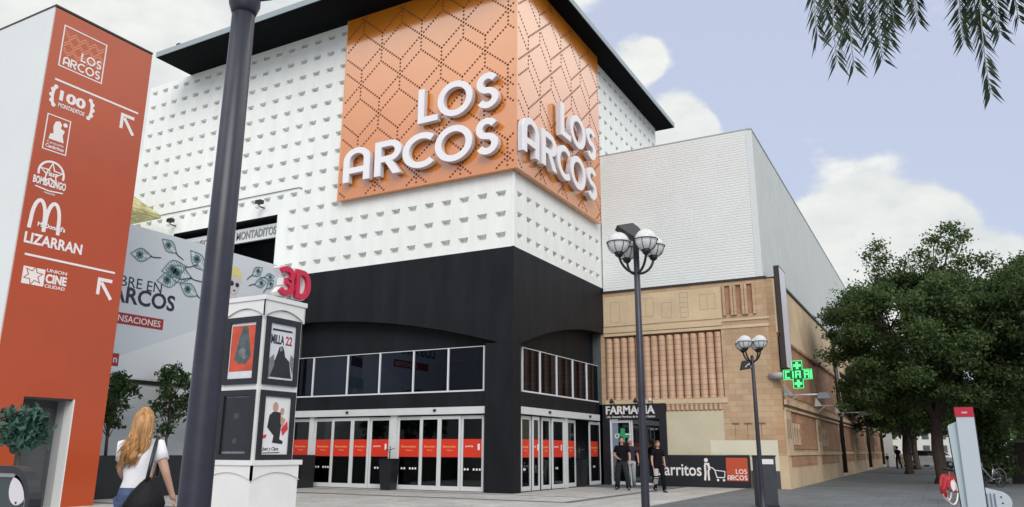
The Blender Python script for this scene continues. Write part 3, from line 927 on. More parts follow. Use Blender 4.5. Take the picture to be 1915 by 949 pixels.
def leaves(mb_pts, n, size, seed, flat=.0, aspect=2.2, tilt=1.0):
    """mb_pts: list of (centre, (rx,ry,rz), weight). Returns vertex and face arrays of leaf quads"""
    rg = np.random.default_rng(seed)
    w = np.array([p[2] for p in mb_pts], float); w /= w.sum()
    idx = rg.choice(len(mb_pts), n, p=w)
    C = np.array([tuple(p[0]) for p in mb_pts], float)[idx]; RR = np.array([p[1] for p in mb_pts], float)[idx]
    d = rg.normal(size=(n, 3)); d /= np.linalg.norm(d, axis=1)[:, None]
    rad = rg.random(n) ** .42 * np.clip(1 + .28 * rg.normal(size=n), .3, 1.9)
    P = C + d * RR * rad[:, None]
    a = rg.normal(size=(n, 3)); a[:, 2] -= flat; a /= np.linalg.norm(a, axis=1)[:, None]
    nn = rg.normal(size=(n, 3)) * tilt + d * .6 + np.array([0, 0, .7]); b = np.cross(nn, a); b /= (np.linalg.norm(b, axis=1)[:, None] + 1e-9)
    s = size * (.6 + .8 * rg.random(n))[:, None]
    V = np.stack([P - a * s, P + b * s / aspect, P + a * s, P - b * s / aspect], 1).reshape(-1, 3)
    Fc = np.arange(4 * n).reshape(-1, 4)
    return V, Fc


def leaf_obj(name, V, Fc, m, parent):
    me = bpy.data.meshes.new(name); org = V3((0, 0, 0)); q = parent
    while q is not None: org = org + q.location; q = q.parent
    V = V - np.array(org)
    n = len(V); k = len(Fc)
    me.vertices.add(n); me.vertices.foreach_set('co', V.astype(np.float32).ravel())
    me.loops.add(4 * k); me.loops.foreach_set('vertex_index', Fc.astype(np.int32).ravel())
    me.polygons.add(k); me.polygons.foreach_set('loop_start', np.arange(0, 4 * k, 4, dtype=np.int32))
    me.update(calc_edges=True); me.validate(); me.materials.append(m)
    o = bpy.data.objects.new(name, me); COL.objects.link(o); o.parent = parent
    return o


def planter_tree(px, py, wl, top, zb, seed, lab, xx=-8.75):
    p = onx(px, py, xx); y = p[1]; rnd = random.Random(seed)
    t = thing('planter_tree', lab, 'tree', (xx, y, 1.10), 'small trees in the black planter')
    b = MB(); b.tube([(xx, y, 1.0), (xx + .03, y - .05, 1.6), (xx - .03, y + .03, 2.2), (xx, y, 2.8)], [.045, .04, .035, .02], 7)
    cl = []
    for i in range(26):
        a = rnd.uniform(0, 6.28); zz = rnd.uniform(zb, top); f = math.sin(math.pi * min(1, max(.12, (zz - zb) / (top - zb)))) ** .6
        r = wl * f * rnd.uniform(.25, 1.0)
        c = V3((xx + r * math.cos(a) * .8, y + r * math.sin(a), zz)); cl.append((c, (.24, .24, .22), 1))
        b.tube([(xx, y, max(1.6, zz - .7)), tuple(c)], [.02, .006], 5)
    b.build('trunk', M_bark, t)
    V, Fc = leaves(cl, 1700, .075, seed, .2); leaf_obj('crown', V, Fc, L_small, t)


planter_tree(309, 849, .78, 3.75, 1.85, 1, 'small loose crowned tree in the planter under ARCOS, right behind the blond woman')
planter_tree(198, 849, .85, 3.30, 1.80, 2, 'small dense tree in the planter half hidden by the orange sign tower')
planter_tree(415, 849, .75, 3.30, 1.75, 3, 'small tree in the planter mostly hidden behind the foreground lamp post')
# parasol on the terrace
t = thing('parasol', 'yellowish sloping canopy on the annex terrace beside the orange sign tower', 'parasol', (-18.9, -2.2, 8.0))
b = MB(); b.add([(-20.6, -3.6, 11.3), (-17.35, -3.6, 11.3), (-17.35, -.7, 11.3), (-20.6, -.7, 11.3), (-18.9, -2.2, 12.75)], [(0, 1, 4), (1, 2, 4), (2, 3, 4), (3, 0, 4)])
b.box(-20.6, -17.35, -3.6, -.7, 11.18, 11.29); b.build('canopy', mat('canopy_cloth', (.50, .46, .22), .8, var=.5, vscale=3.5), t)
b = MB(); b.tube([(-18.9, -2.2, 8.0), (-18.9, -2.2, 11.3)], .05, 8); b.build('pole', M_pipe, t)
b = MB(); b.tube([(-18.95, -2.2, 12.7), (-18.1, -2.3, 12.55)], .035, 6); b.build('top_bar', M_pipe, t)

# ================================================================ orange sign tower
TX, TY0, TY1, TZ = -6.01, -12.52, -9.82, 11.82
TT = thing('sign_tower', 'tall orange and white sign tower with shop logos and a doorway at its foot', 'sign tower', (-8, -11.2, 0))
DY0, DY1, DZ = -11.81, -10.62, 2.43
b = MB(); b.box(-10.5, TX - .04, TY0, TY1, DZ + .001, TZ); b.box(-10.5, TX - .04, TY0, DY0, 0, DZ); b.box(-10.5, TX - .04, DY1, TY1, 0, DZ); b.build('body', M_totwhite, TT)
b = MB()
b.box(TX - .039, TX, TY0 + .03, TY1, DZ, TZ - .03); b.box(TX - .039, TX, TY0 + .03, DY0, 0, DZ - .001); b.box(TX - .039, TX, DY1, TY1, 0, DZ - .001)
fc = b.build('orange_face', M_totem, TT)
b = MB()
b.box(-6.72, -6.62, DY0, DY1, 0, DZ)
b.box(-6.619, TX - .06, DY0, DY0 + .02, 0, DZ); b.box(-6.619, TX - .06, DY0 + .021, DY1 - .03, DZ - .04, DZ - .002)
b.build('doorway_lining', M_greyin, TT)
b = MB(); b.box(-6.33, TX - .005, DY1 - .03, DY1 - .001, 0, DZ - .002); b.build('door_jamb', mat('jamb_white', (.70, .72, .70), .5), TT)
b = MB(); b.box(-6.618, -6.58, DY0 + .10, DY1 - .16, 0.02, DZ - .2); b.build('door', M_greyin, TT)
b = MB(); b.box(-6.618, -6.331, DY1 - .03, DY1 - .001, 0, DZ - .002); b.build('inner_jamb', mat('jamb_grey', (.40, .42, .42), .5), TT)
b = MB(); b.box(-10.5, TX + .01, TY0 - .01, TY1 + .01, TZ, TZ + .05); b.build('cap', M_pipe, TT)
ft = side(TX, 0, 0)
def ty(px, py): p = onx(px, py, TX); return p[1], p[2]
# mall logo square
b = MB(); y0, y1, z0, z1 = -12.24, -11.13, 10.36, 11.44
b.stroke(ft, [(y0, z0), (y1, z0), (y1, z1), (y0, z1)], .03, .002, .008, True)
logo_word(b, ft, 'LOS', y1 - .06, z0 + .34, .23, .002, .008); logo_word(b, ft, 'ARCOS', y1 - .06, z0 + .06, .23, .002, .008, .07)
b.build('mall_logo', M_print, TT)
b = MB()
for k in range(3):
    for d in (0, .07):
        zz = z1 - .12 - k * .22 - d
        b.stroke(ft, [(y0 + .04 + i * .129, zz - (.13 if (i + k) % 2 else 0)) for i in range(9)], .018, .0015, .004)
b.build('logo_pattern', M_printpink, TT)
b = MB()
b.stroke(ft, [(-12.27, 9.98), (-10.01, 9.98)], .05, .002, .008); b.build('rule', M_print, TT)
b = MB(); b.stroke(ft, [(-12.3, 5.60), (-10.06, 5.60)], .05, .002, .008); b.build('rule', M_print, TT)
for z in (9.58, 5.17):
    b = MB(); a = -10.28
    b.stroke(ft, [(a - .16, z - .18), (a - .16, z + .20), (a + .18, z + .20)], .085, .002, .008); b.stroke(ft, [(a - .10, z + .13), (a + .20, z - .26)], .085, .003, .0085)
    b.build('arrow', M_print, TT)
# 100 Montaditos crest
b = MB(); cy, cz = -11.77, 9.56
for s_ in (-1, 1):
    b.stroke(ft, [(cy + s_ * (.40 - .10 * math.cos(R(q)) * -1), cz + .27 * math.sin(R(q))) for q in range(-75, 76, 15)], .07, .002, .007)
    for i in range(5):
        an = R(-70 + 35 * i); b.disc(ft, cy + s_ * (.40 + .13 * math.cos(an)), cz + .25 * math.sin(an), .055, .002, .0065, 8)
b.text(ft, '100', cy, cz - .07, h=.27, w=.66, c0=.002, c1=.0085, bold=.04, align='c'); b.text(ft, 'MONTADITOS', cy, cz - .24, h=.11, w=.66, c0=.002, c1=.0085, bold=.02, align='c')
b.build('crest_logo', M_print, TT)
# framed brewery logo
b = MB(); y0, y1, z0, z1 = -12.30, -11.74, 8.18, 9.06
b.stroke(ft, [(y0, z0), (y1, z0), (y1, z1), (y0, z1)], .025, .002, .008, True)
b.prism(ft, [(-12.20, 8.46), (-12.17, 8.60), (-12.10, 8.62), (-12.13, 8.80), (-12.09, 8.93), (-12.0, 8.97), (-11.93, 8.90), (-11.95, 8.80), (-11.84, 8.76), (-11.88, 8.64), (-11.83, 8.46)], .002, .007)
b.disc(ft, -11.85, 8.92, .055, .002, .007, 10); b.text(ft, 'Cervecería', -12.02, 8.35, w=.4, h=.07, c0=.002, c1=.007, align='c'); b.text(ft, 'Cambrinus', -12.02, 8.24, w=.44, h=.09, c0=.002, c1=.007, bold=.02, align='c')
b.build('framed_logo', M_print, TT)
# round star logo
b = MB(); cy, cz = -12.0, 7.62
b.stroke(ft, arc(cy, cz, .30, -15, 195, 22), .05, .002, .007)
st = [(cy + (.27 if i % 2 == 0 else .11) * math.cos(R(90 + 36 * i)), cz + (.27 if i % 2 == 0 else .11) * math.sin(R(90 + 36 * i))) for i in range(10)]
b.stroke(ft, st, .03, .002, .0065, True)
b.text(ft, 'Fast', cy, cz - .06, w=.28, h=.13, c0=.008, c1=.0095, bold=.03, align='c', shear=.25)
b.text(ft, 'BOMBAZINGO', cy, cz - .32, w=.78, h=.19, c0=.002, c1=.009, bold=.035, align='c')
b.stroke(ft, [(cy - .32, cz - .38), (cy, cz - .42), (cy + .34, cz - .39)], .03, .002, .007)
b.text(ft, 'restaurante', cy + .03, cz - .50, w=.26, h=.05, c0=.002, c1=.007, align='c')
b.build('star_logo', M_print, TT)
# arches logo
b = MB(); y0 = -12.30
for k in range(2):
    c = y0 + .16 + k * .34
    b.stroke(ft, [(c - .17, 6.22)] + [(c + .155 * math.cos(R(a)), 6.45 + .48 * math.sin(R(a))) for a in range(180, -1, -15)] + [(c + .17, 6.22 - .02)], .085, .002 + k * .001, .007 + k * .001)
b.text(ft, "McDonald's", -12.13, 6.30, w=.66, h=.12, c0=.010, c1=.0115, bold=.035); b.build('arches_logo', M_print, TT)
b = MB(); b.text(ft, 'LIZARRAN', -12.37, 5.86, w=1.38, h=.26, c0=.002, c1=.008, bold=.03); b.build('lettering', M_print, TT)
b = MB()
b.fbox(ft, -12.28, -11.78, 4.93, 5.33, .002, .006); b.text(ft, 'UNION', -11.75, 5.29, w=.48, h=.08, c0=.002, c1=.007, bold=.015); b.text(ft, 'CINE', -11.75, 5.03, w=.50, h=.22, c0=.002, c1=.007, bold=.04); b.text(ft, 'CIUDAD', -11.75, 4.92, w=.48, h=.08, c0=.002, c1=.007, bold=.015)
b.build('cinema_logo', M_print, TT)
b = MB(); b.stroke(ft, [(-12.04 + (.22 if i % 2 == 0 else .11) * math.cos(R(80 + 30 * i)), 5.14 + (.22 if i % 2 == 0 else .11) * math.sin(R(80 + 30 * i))) for i in range(12)], .02, .0065, .008, True)
b.build('logo_outline', M_totem, TT)

# ================================================================ cinema poster kiosk
KX, KY, KW = 3.11, -13.64, .79
KK = thing('poster_kiosk', 'white square cinema poster column with four framed posters and arched cornice', 'kiosk', (KX - .43, KY + .43, 0))
x0, x1, y0, y1 = KX - KW, KX, KY, KY + KW
b = MB(); b.box(x0, x1, y0, y1, 1.10, 3.40); b.build('column', M_kiosk, KK)
b = MB(); b.box(x0 - .07, x1 + .07, y0 - .07, y1 + .07, 0, 1.0); b.build('pedestal', M_kiosk, KK)


def cornice(zt, zb, o, name, rise, pointed):
    b = MB(); w = KW + 2 * o
    for fr in (front(x0 - o, y0 - o, 0), side(x1 + o, y0 - o, 0), Fr((x0 - o, y1 + o, 0), (1, 0, 0), (0, 1, 0)), Fr((x0 - o, y0 - o, 0), (0, 1, 0), (-1, 0, 0))):
        bot = [(w * i / 16, zb + rise * math.sin(math.pi * i / 16) ** .8) for i in range(17)]
        b.prism(fr, bot + [(w, zt), (0, zt)], -.03, 0)
    b.box(x0 - o - .02, x1 + o + .02, y0 - o - .02, y1 + o + .02, zt, zt + .07)
    b.box(x0 - o + .03, x1 + o - .03, y0 - o + .03, y1 + o - .03, zt - .12, zt - .001)
    return b.build(name, M_kiosk, KK)


cornice(3.50, 3.24, .03, 'cornice', .15, True)
b = MB(); b.add([(x0 - .04, y0 - .04, 3.572), (x1 + .04, y0 - .04, 3.572), (x1 + .04, y1 + .04, 3.572), (x0 - .04, y1 + .04, 3.572), ((x0 + x1) / 2, (y0 + y1) / 2, 3.66)], [(0, 1, 4), (1, 2, 4), (2, 3, 4), (3, 0, 4)]); b.build('cap', M_kiosk, KK)
cornice(1.08, .86, .09, 'pedestal_cornice', .12, False)
fl, fr_ = front(x0, y0, 0), side(x1, y0, 0)


def poster(fr, zb, zt, paper):
    b = MB(); b.stroke(fr, [(.085, zb + .045), (KW - .085, zb + .045), (KW - .085, zt - .045), (.085, zt - .045)], .085, .001, .035, True)
    o = b.build('poster_frame', M_blackp, KK)
    b = MB(); b.fbox(fr, .125, KW - .125, zb + .09, zt - .09, .004, .009); p = b.build('poster', paper, o)
    return o, p


a0, a1 = .14, KW - .14; wd = a1 - a0
o, p = poster(fl, 2.24, 3.26, M_pwhite)
b = MB(); b.fbox(fl, a0 + .01, a1 - .01, 2.44, 3.13, .010, .013); b.build('red_picture', M_pred, o)
b = MB(); b.prism(fl, [(a0 + .10, 2.62), (a0 + .18, 2.95), (a0 + .24, 3.12), (a0 + .34, 3.12), (a0 + .38, 2.95), (a1 - .06, 2.66), (a0 + .34, 2.54), (a0 + .2, 2.56)], .0135, .0155); b.build('dark_figure', M_pteal, o)
b = MB(); b.disc(fl, a0 + .26, 2.72, .07, .016, .0175, 10); b.disc(fl, a0 + .31, 2.66, .045, .0178, .019, 10); b.build('figure_emblem', M_pgrey, o)
o, p = poster(fr_, 2.24, 3.26, M_pwhite)
b = MB(); b.text(fr_, 'MILLA', a0 + .02, 2.86, w=.27, h=.14, c0=.010, c1=.013, bold=.03); b.fbox(fr_, a0 + .04, a1 - .06, 3.06, 3.09, .010, .012); b.build('poster_lettering', M_navy, o)
b = MB(); b.text(fr_, '22', a0 + .32, 2.86, w=.14, h=.14, c0=.010, c1=.013, bold=.02); b.build('poster_number', M_maroon, o)
b = MB(); b.prism(fr_, [(a0 + .03, 2.36), (a0 + .05, 2.55), (a0 + .13, 2.62), (a0 + .17, 2.72), (a0 + .2, 2.82), (a0 + .27, 2.84), (a0 + .31, 2.76), (a0 + .33, 2.68), (a0 + .42, 2.62), (a1 - .03, 2.40), (a1 - .02, 2.36)], .010, .013); b.build('dark_figure', M_pdark, o)
b = MB(); b.prism(fr_, [(a0, 2.34), (a0, 2.62), (a0 + .1, 2.7), (a0 + .12, 2.55), (a0 + .04, 2.36)], .0135, .015); b.prism(fr_, [(a1, 2.42), (a1, 2.68), (a1 - .06, 2.72), (a1 - .08, 2.6)], .0135, .015); b.disc(fr_, a0 + .235, 2.79, .03, .0137, .0155, 10, .04); b.build('grey_figures', M_pgrey, o)
o, p = poster(fl, 1.14, 2.16, M_pdark)
for z0_, z1_ in ((1.24, 1.27), (2.05, 2.065)):
    b = MB(); b.fbox(fl, a0 + .02, a1 - .02, z0_, z1_, .010, .012); b.build('poster_edge', M_pgrey, o)
b = MB(); b.disc(fl, a0 + .26, 1.78, .06, .010, .012, 12, .05); b.disc(fl, a0 + .26, 1.42, .05, .010, .012, 12, .04); b.build('faint_emblem', mat('poster_faint', (.05, .05, .055), .5), o)
o, p = poster(fr_, 1.14, 2.16, mat('poster_white', (.70, .70, .70), .5))
b = MB(); b.prism(fr_, [(a0 + .08, 1.62), (a0 + .11, 1.80), (a0 + .2, 1.86), (a0 + .33, 1.84), (a0 + .36, 1.68), (a0 + .34, 1.45), (a0 + .42, 1.42), (a0 + .40, 1.38), (a0 + .2, 1.40), (a0 + .22, 1.5)], .010, .013)
b.text(fr_, 'Juan y Clara', a0 + .01, 1.27, w=.32, h=.07, c0=.010, c1=.012, bold=.01, shear=.2); b.stroke(fr_, [(a0 + .02, 1.25), (a0 + .36, 1.26)], .012, .010, .012); b.build('dark_figure', M_pdark, o)
b = MB(); b.prism(fr_, [(a0 + .36, 1.60), (a0 + .48, 1.72), (a0 + .50, 1.60), (a0 + .40, 1.50)], .010, .013); b.prism(fr_, [(a0 + .0, 1.50), (a0 + .08, 1.52), (a0 + .07, 1.47), (a0, 1.45)], .010, .013); b.build('red_shape', mat('poster_red_shape', (.6, .03, .04), .5), o)
b = MB(); b.disc(fr_, a0 + .22, 1.92, .055, .0105, .0135, 12, .075); b.disc(fr_, a0 + .36, 1.86, .04, .0105, .0135, 12, .055); b.prism(fr_, [(a0 + .33, 1.80), (a0 + .44, 1.74), (a0 + .38, 1.62), (a0 + .34, 1.68)], .0135, .015); b.build('figure_face', M_skin, o)
# 3D sign on top
t = thing('cinema_sign', 'magenta red 3D numeral sign with white edging on top of the poster kiosk', 'sign', (KX - .1, KY + .5, 3.55))
f3 = side(KX + .01, KY, 0)
def blockchar(ch, a, b0, w, h, grow, c0, c1, name, m):
    b = MB(); t_ = .30 * w + grow * 1.1
    f_ = Fr(f3.p(a, b0, 0), f3.r, f3.n)
    if ch == '3':
        r = h * .215
        path = [(x * w / (2 * r) * .92 + .04 * w, z) for x, z in arc(r, h - r - .02, r, 150, -75, 12)] 
        path2 = [(x * w / (2 * r) * .92 + .04 * w, z) for x, z in arc(r, r + .02, r, 75, -150, 12)]
        b.stroke(f_, path + path2, t_, c0, c1)
    else:
        path = [(0, 0), (.42 * w, 0)] + [(.42 * w + .48 * w * math.cos(R(q)), h / 2 + h / 2 * math.sin(R(q))) for q in range(-75, 76, 15)] + [(.42 * w, h), (0, h)]
        b.stroke(f_, path, t_, c0, c1, True)
    return b.build(name, m, t)


blockchar('3', .20, 3.64, .27, .42, .045, -.12, .0, 'white_edging', M_kiosk); blockchar('3', .20, 3.64, .27, .42, .0, .002, .06, 'red_numeral', M_pink)
blockchar('D', .58, 3.66, .27, .38, .045, -.121, .001, 'white_edging', M_kiosk); blockchar('D', .58, 3.66, .27, .38, .0, .003, .061, 'red_letter', M_pink)

# ================================================================ street lamps
def lamp(root, bx, by, ztop, r0, r1, zarm, Rad, rot, rg, flood=None):
    b = MB(); b.lathe(bx, by, [(r0 * 1.7, 0), (r0 * 1.7, .08), (r0 * 1.15, .14), (r0, .5), (r0 * .5 + r1 * .5, zarm * .55), (r1, ztop - .02), (r1 * .5, ztop)], 20); b.build('pole', M_pole, root)
    for k in range(4):
        a = rot + k * math.pi / 2; ca, sa_ = math.cos(a), math.sin(a)
        gx, gy, gz = bx + Rad * ca, by + Rad * sa_, zarm + .46
        b = MB(); pts = []
        for i in range(11):
            tt = math.pi / 2 * i / 10
            pts.append((bx + ca * Rad * math.sin(tt) * 1.0, by + sa_ * Rad * math.sin(tt), zarm + (gz - rg - zarm) * (1 - math.cos(tt)) * 1.0))
        b.tube(pts, .02, 7); arm = b.build('arm', M_blackp, root)
        b = MB(); rr = rg * 1.10
        b.tube([(gx + rr * math.cos(2 * math.pi * i / 20), gy + rr * math.sin(2 * math.pi * i / 20), gz) for i in range(20)], .009, 5, closed=True)
        for j in range(8):
            an = 2 * math.pi * j / 8
            b.tube([(gx + rr * math.cos(an) * math.cos(R(t_)), gy + rr * math.sin(an) * math.cos(R(t_)), gz - rr * math.sin(R(t_))) for t_ in (0, 18, 36, 54, 72, 90)], .0055, 4)
        b.lathe(gx, gy, [(.02, gz - rr - .05), (.06, gz - rr - .02), (.07, gz - rr + .035)], 10); b.build('basket', M_blackp, arm)
        b = MB(); b.sphere((gx, gy, gz), rg, n=18, m=12); b.build('globe', M_globe, arm)


cr, cu = math.cos(HEAD), math.sin(HEAD)
LG = 'black four globe street lamps'
t = thing('street_lamp', 'thick dark lamp post nearest the viewer, its head cut by the picture top', 'street lamp', (7.93, -18.64, 0), LG)
lamp(t, 7.93, -18.64, 4.75, .098, .074, 4.36, .36, HEAD + .3, .17)
b = MB(); b.lathe(7.93, -18.64, [(.077, 4.22), (.088, 4.25), (.105, 4.30), (.105, 4.42), (.08, 4.46)], 20); b.build('collar', M_pole, t)
t2 = thing('street_lamp', 'slim black four-globe lamp topped by a floodlight, before the pharmacy', 'street lamp', (8.05, -10.93, 0), LG)
lamp(t2, 8.05, -10.93, 4.50, .060, .044, 3.93, .30, HEAD + R(20), .165)
frm = Fr((8.05, -10.93, 4.5), (cr, cu, 0), (cu, -cr, 0))
b = MB(); b.prism(frm, [(-.30, .16), (-.06, .20), (.02, .14), (.10, .04), (.06, -.02), (-.04, -.02), (-.22, .10)], -.14, .14); b.fbox(frm, -.02, .03, -.05, .02, -.03, .03); b.build('floodlight', M_blackp, t2)
b = MB(); b.fbox(frm, .02, .15, .03, .05, -.12, .12); b.fbox(frm, .06, .12, .051, .11, -.1, .1); b.build('floodlight_bracket', M_letside, t2)
t3 = thing('street_lamp', 'black white-globed lamp rising beside the tall dark street box', 'street lamp', (8.12, -3.07, 0), LG)
lamp(t3, 8.12, -3.07, 3.52, .055, .040, 3.36, .245, HEAD + R(38), .155)
frm = Fr((8.12, -3.07, 3.18), (cr, cu, 0), (cu, -cr, 0))
b = MB(); b.prism(frm, [(-.30, -.02), (-.07, .02), (-.05, .22), (-.24, .20)], -.06, .06); b.build('floodlight', M_blackp, t3)
b = MB(); b.stroke(frm, [(-.20, .05), (-.13, .12), (-.10, .11), (-.10, .15)], .02, .061, .07); b.fbox(frm, -.05, .0, .05, .09, -.02, .02); b.build('floodlight_bracket', M_letside, t3)
# grey street box / bin at its foot
t = thing('street_box', 'tall dark grey metal box with a white label at the foot of the lamp', 'utility box', (7.98, -1.75, 0))
fq = Fr((8.0, -1.87, 0), (cr, cu, 0), (cu, -cr, 0))
b = MB(); b.fbox(fq, -.20, .265, 0, 1.17, -.34, 0); b.build('body', mat('box_dark_grey', (.035, .037, .046), .5, var=.2, vscale=5), t)
b = MB(); b.fbox(fq, -.215, .28, 1.171, 1.21, -.36, .015); b.fbox(fq, -.215, .28, 0.0, .05, .001, .012); b.build('rim', M_blackp, t)
b = MB(); b.fbox(fq, -.14, .21, 1.0, 1.12, .001, .006); b.build('label', M_print, t)

# tall bins beside the doors
def ash(px, py, lab, stick):
    p = onz(px, py); x, y = p[0], p[1] + .2
    t = thing('ash_bin', lab, 'bin', (x, y, 0), 'tall black bins beside the doors')
    b = MB(); vs = []
    for z, w in ((0, .19), (.98, .25)): vs += [(x - w, y - w, z), (x + w, y - w, z), (x + w, y + w, z), (x - w, y + w, z)]
    b.add(vs, [(0, 1, 5, 4), (1, 2, 6, 5), (2, 3, 7, 6), (3, 0, 4, 7), (3, 2, 1, 0), (4, 5, 6, 7)]); b.build('body', M_blackp, t)
    b = MB(); b.box(x - .26, x + .26, y - .26, y + .26, .981, 1.02); b.build('rim', M_black, t)
    b = MB(); b.tube([(x, y, 1.0), (x + .02, y, 1.42)], .018, 5); b.tube([(x - .17, y, 1.33), (x + .01, y, 1.30), (x + .2, y, 1.36)], .014, 5); b.tube([(x, y, 1.2), (x - .1, y, 1.29)], .012, 5); b.build('bare_stem', M_bark, t)


ash(719, 917, 'tall black tapered bin between the front doors', True)
ash(1080, 911, 'tall black tapered bin before the open side door', True)

# ================================================================ brick wing with the pharmacy
BW = thing('brick_wing', 'tan block brick wing with ribbed grey metal upper storey running down the street', 'building', (3, 8, 0))
BY = 7.9
BX1 = 6.62
BZ = 7.72
YE = 62
DX0, DX1 = .02, 2.44            # pharmacy front
b = MB()
b.box(DX1 + .02, BX1, BY, BY + .4, 0, 3.3); b.box(.02, DX1 + .019, BY, BY + .4, 2.6, 3.3)
b.box(.02, BX1, BY, BY + .4, 5.88, BZ)
b.box(4.85, BX1, BY + .001, BY + .4, 3.301, 5.879)
b.box(-.55, .019, BY + .01, BY + .4, 0, BZ)
b.build('front_wall', M_brx, BW)
b = MB()
b.box(.02, 4.9, BY - .05, BY - .001, 6.02, 6.16); b.box(.02, BX1 + .06, BY - .035, BY - .001, 6.162, 6.24); b.box(.02, 4.95, BY - .04, BY - .001, 3.08, 3.26); b.box(.02, BX1 + .04, BY - .03, BY - .001, 5.88, 5.99); b.build('ledge', M_yel, BW)
b = MB(); b.box(.03, 4.95, BY - .022, BY - .001, 6.3, 7.55); b.build('yellow_field', M_yel, BW)
M_inc = mat('incised_ochre', (.42, .32, .18), .9)
fz_ = front(0, BY - .022, 0)
for x0_, x1_, z0_, z1_ in ((.35, .75, 6.45, 7.3), (1.55, 2.2, 6.6, 7.35), (2.55, 2.95, 6.5, 7.1), (3.3, 3.62, 6.45, 7.45), (4.1, 4.7, 6.7, 7.3)):
    b = MB(); b.stroke(fz_, [(x0_, z0_), (x1_, z0_), (x1_, z1_), (x0_, z1_)], .018, .001, .004, True)
    if x0_ == 3.3:
        for z in (6.65, 6.85, 7.05, 7.25): b.stroke(fz_, [(x0_ + .005, z), (x1_ - .005, z)], .018, .001, .0035)
    if x0_ in (1.55, 4.1): b.stroke(fz_, [((x0_ + x1_) / 2, z0_ + .005), ((x0_ + x1_) / 2, z1_ - .005)], .016, .001, .0035)
    b.build('incised_line', M_inc, BW)
# three slots
for k in range(3):
    x = 5.10 + k * .42
    b = MB(); b.fbox(front(0, BY, 0), x, x + .2, 6.42, 7.54, .001, .006); s_ = b.build('slot', mat('slot_brown', (.36, .20, .12), .85, var=.25, vscale=4), BW)
    b = MB(); fz = front(0, BY, 0); b.fbox(fz, x - .10, x - .001, 6.38, 7.58, .002, .09); b.fbox(fz, x + .201, x + .30, 6.38, 7.58, .002, .09); b.fbox(fz, x, x + .2, 7.541, 7.60, .002, .09); b.build('slot_pier', M_brx, s_)
# fluted band: half columns between z 3.28 and 5.86
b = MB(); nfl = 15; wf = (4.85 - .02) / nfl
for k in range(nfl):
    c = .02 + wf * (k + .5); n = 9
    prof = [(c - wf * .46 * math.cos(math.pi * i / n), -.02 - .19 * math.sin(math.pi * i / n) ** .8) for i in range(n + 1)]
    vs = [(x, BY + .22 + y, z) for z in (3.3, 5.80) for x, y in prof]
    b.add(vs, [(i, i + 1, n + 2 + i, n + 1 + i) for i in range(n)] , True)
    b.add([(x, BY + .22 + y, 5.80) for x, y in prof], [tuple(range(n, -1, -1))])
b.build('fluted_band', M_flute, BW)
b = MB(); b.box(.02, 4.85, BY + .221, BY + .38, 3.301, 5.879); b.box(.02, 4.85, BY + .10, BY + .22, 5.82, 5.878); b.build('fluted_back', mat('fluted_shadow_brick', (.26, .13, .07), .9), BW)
b = MB()
for k in range(12):
    c = 2.62 + .185 * k
    n = 6; prof = [(c - .07 * math.cos(math.pi * i / n), -.012 - .07 * math.sin(math.pi * i / n)) for i in range(n + 1)]
    vs = [(x, BY + y, z) for z in (2.84, 3.06) for x, y in prof]
    b.add(vs, [(i, i + 1, n + 2 + i, n + 1 + i) for i in range(n)], True); b.add([(x, BY + y, 2.84) for x, y in prof], [tuple(range(n + 1))])
b.build('corbel', M_flute, BW)
b = MB(); b.box(2.5, 4.75, BY - .02, BY - .001, 1.16, 2.80); b.build('cream_panel', M_cream, BW)
b = MB(); b.box(4.20, BX1 + .022, BY - .024, BY - .0215, 1.17, 1.70); b.box(5.62, BX1 + .022, BY - .024, BY - .001, .62, 1.169); b.build('repaint_patch', M_cream2, BW)
b = MB()
for x in (5.05, 5.5, 6.0):
    b.fbox(front(0, BY, 0), x, x + .26, 2.28, 2.33, .001, .02); b.fbox(front(0, BY, 0), x + .1, x + .115, 1.75, 2.279, .001, .008)
b.build('relief_mark', mat('relief_brown', (.22, .11, .06), .9), BW)
b = MB(); b.box(5.64, BX1 + .02, BY - .028, BY - .0245, 0, .62); b.build('plinth', mat('dark_plinth', (.06, .065, .075), .6, var=.2), BW)
# metal storey
b = MB(); n = 56; h_ = (13.84 - BZ - .08) / n
pf = []
for k in range(n):
    z = BZ + .08 + k * h_; pf += [(z, -.045), (z + h_ * .62, -.045), (z + h_ * .74, -.037), (z + h_ * .9, -.037)]
pf.append((13.84, -.045))
b.add([(x, BY + y, z) for x in (.06, 6.40) for z, y in pf], [(i, len(pf) + i, len(pf) + i + 1, i + 1) for i in range(len(pf) - 1)])
b.box(.06, 6.40, BY - .02, BY + .1, BZ + .08, 13.84); b.build('front_cladding', M_clad, BW)
b = MB(); b.box(6.401, 6.56, BY - .03, YE + 15, BZ + .081, 13.84); b.build('side_cladding', M_clady, BW)
b = MB(); b.box(6.34, 6.585, BY - .055, BY - .031, BZ + .08, 13.80); b.build('corner_flashing', mat('pale_flashing', (.62, .67, .68), .45), BW)
b = MB(); b.box(.06, 6.58, BY - .05, BY + .3, 13.842, 13.9); b.box(6.38, 6.585, BY + .301, YE + 15, 13.843, 13.9); b.box(.1, 6.4, BY + .31, YE + 15, 13.7, 13.83); b.build('coping', mat('coping_grey', (.35, .38, .39), .5), BW)
b = MB(); b.box(.02, BX1 + .05, BY - .06, BY + .2, BZ, BZ + .075); b.box(BX1 - .1, BX1 + .38, BY + .201, YE, BZ - .02, BZ + .074); b.build('dark_flashing', M_pipe, BW)

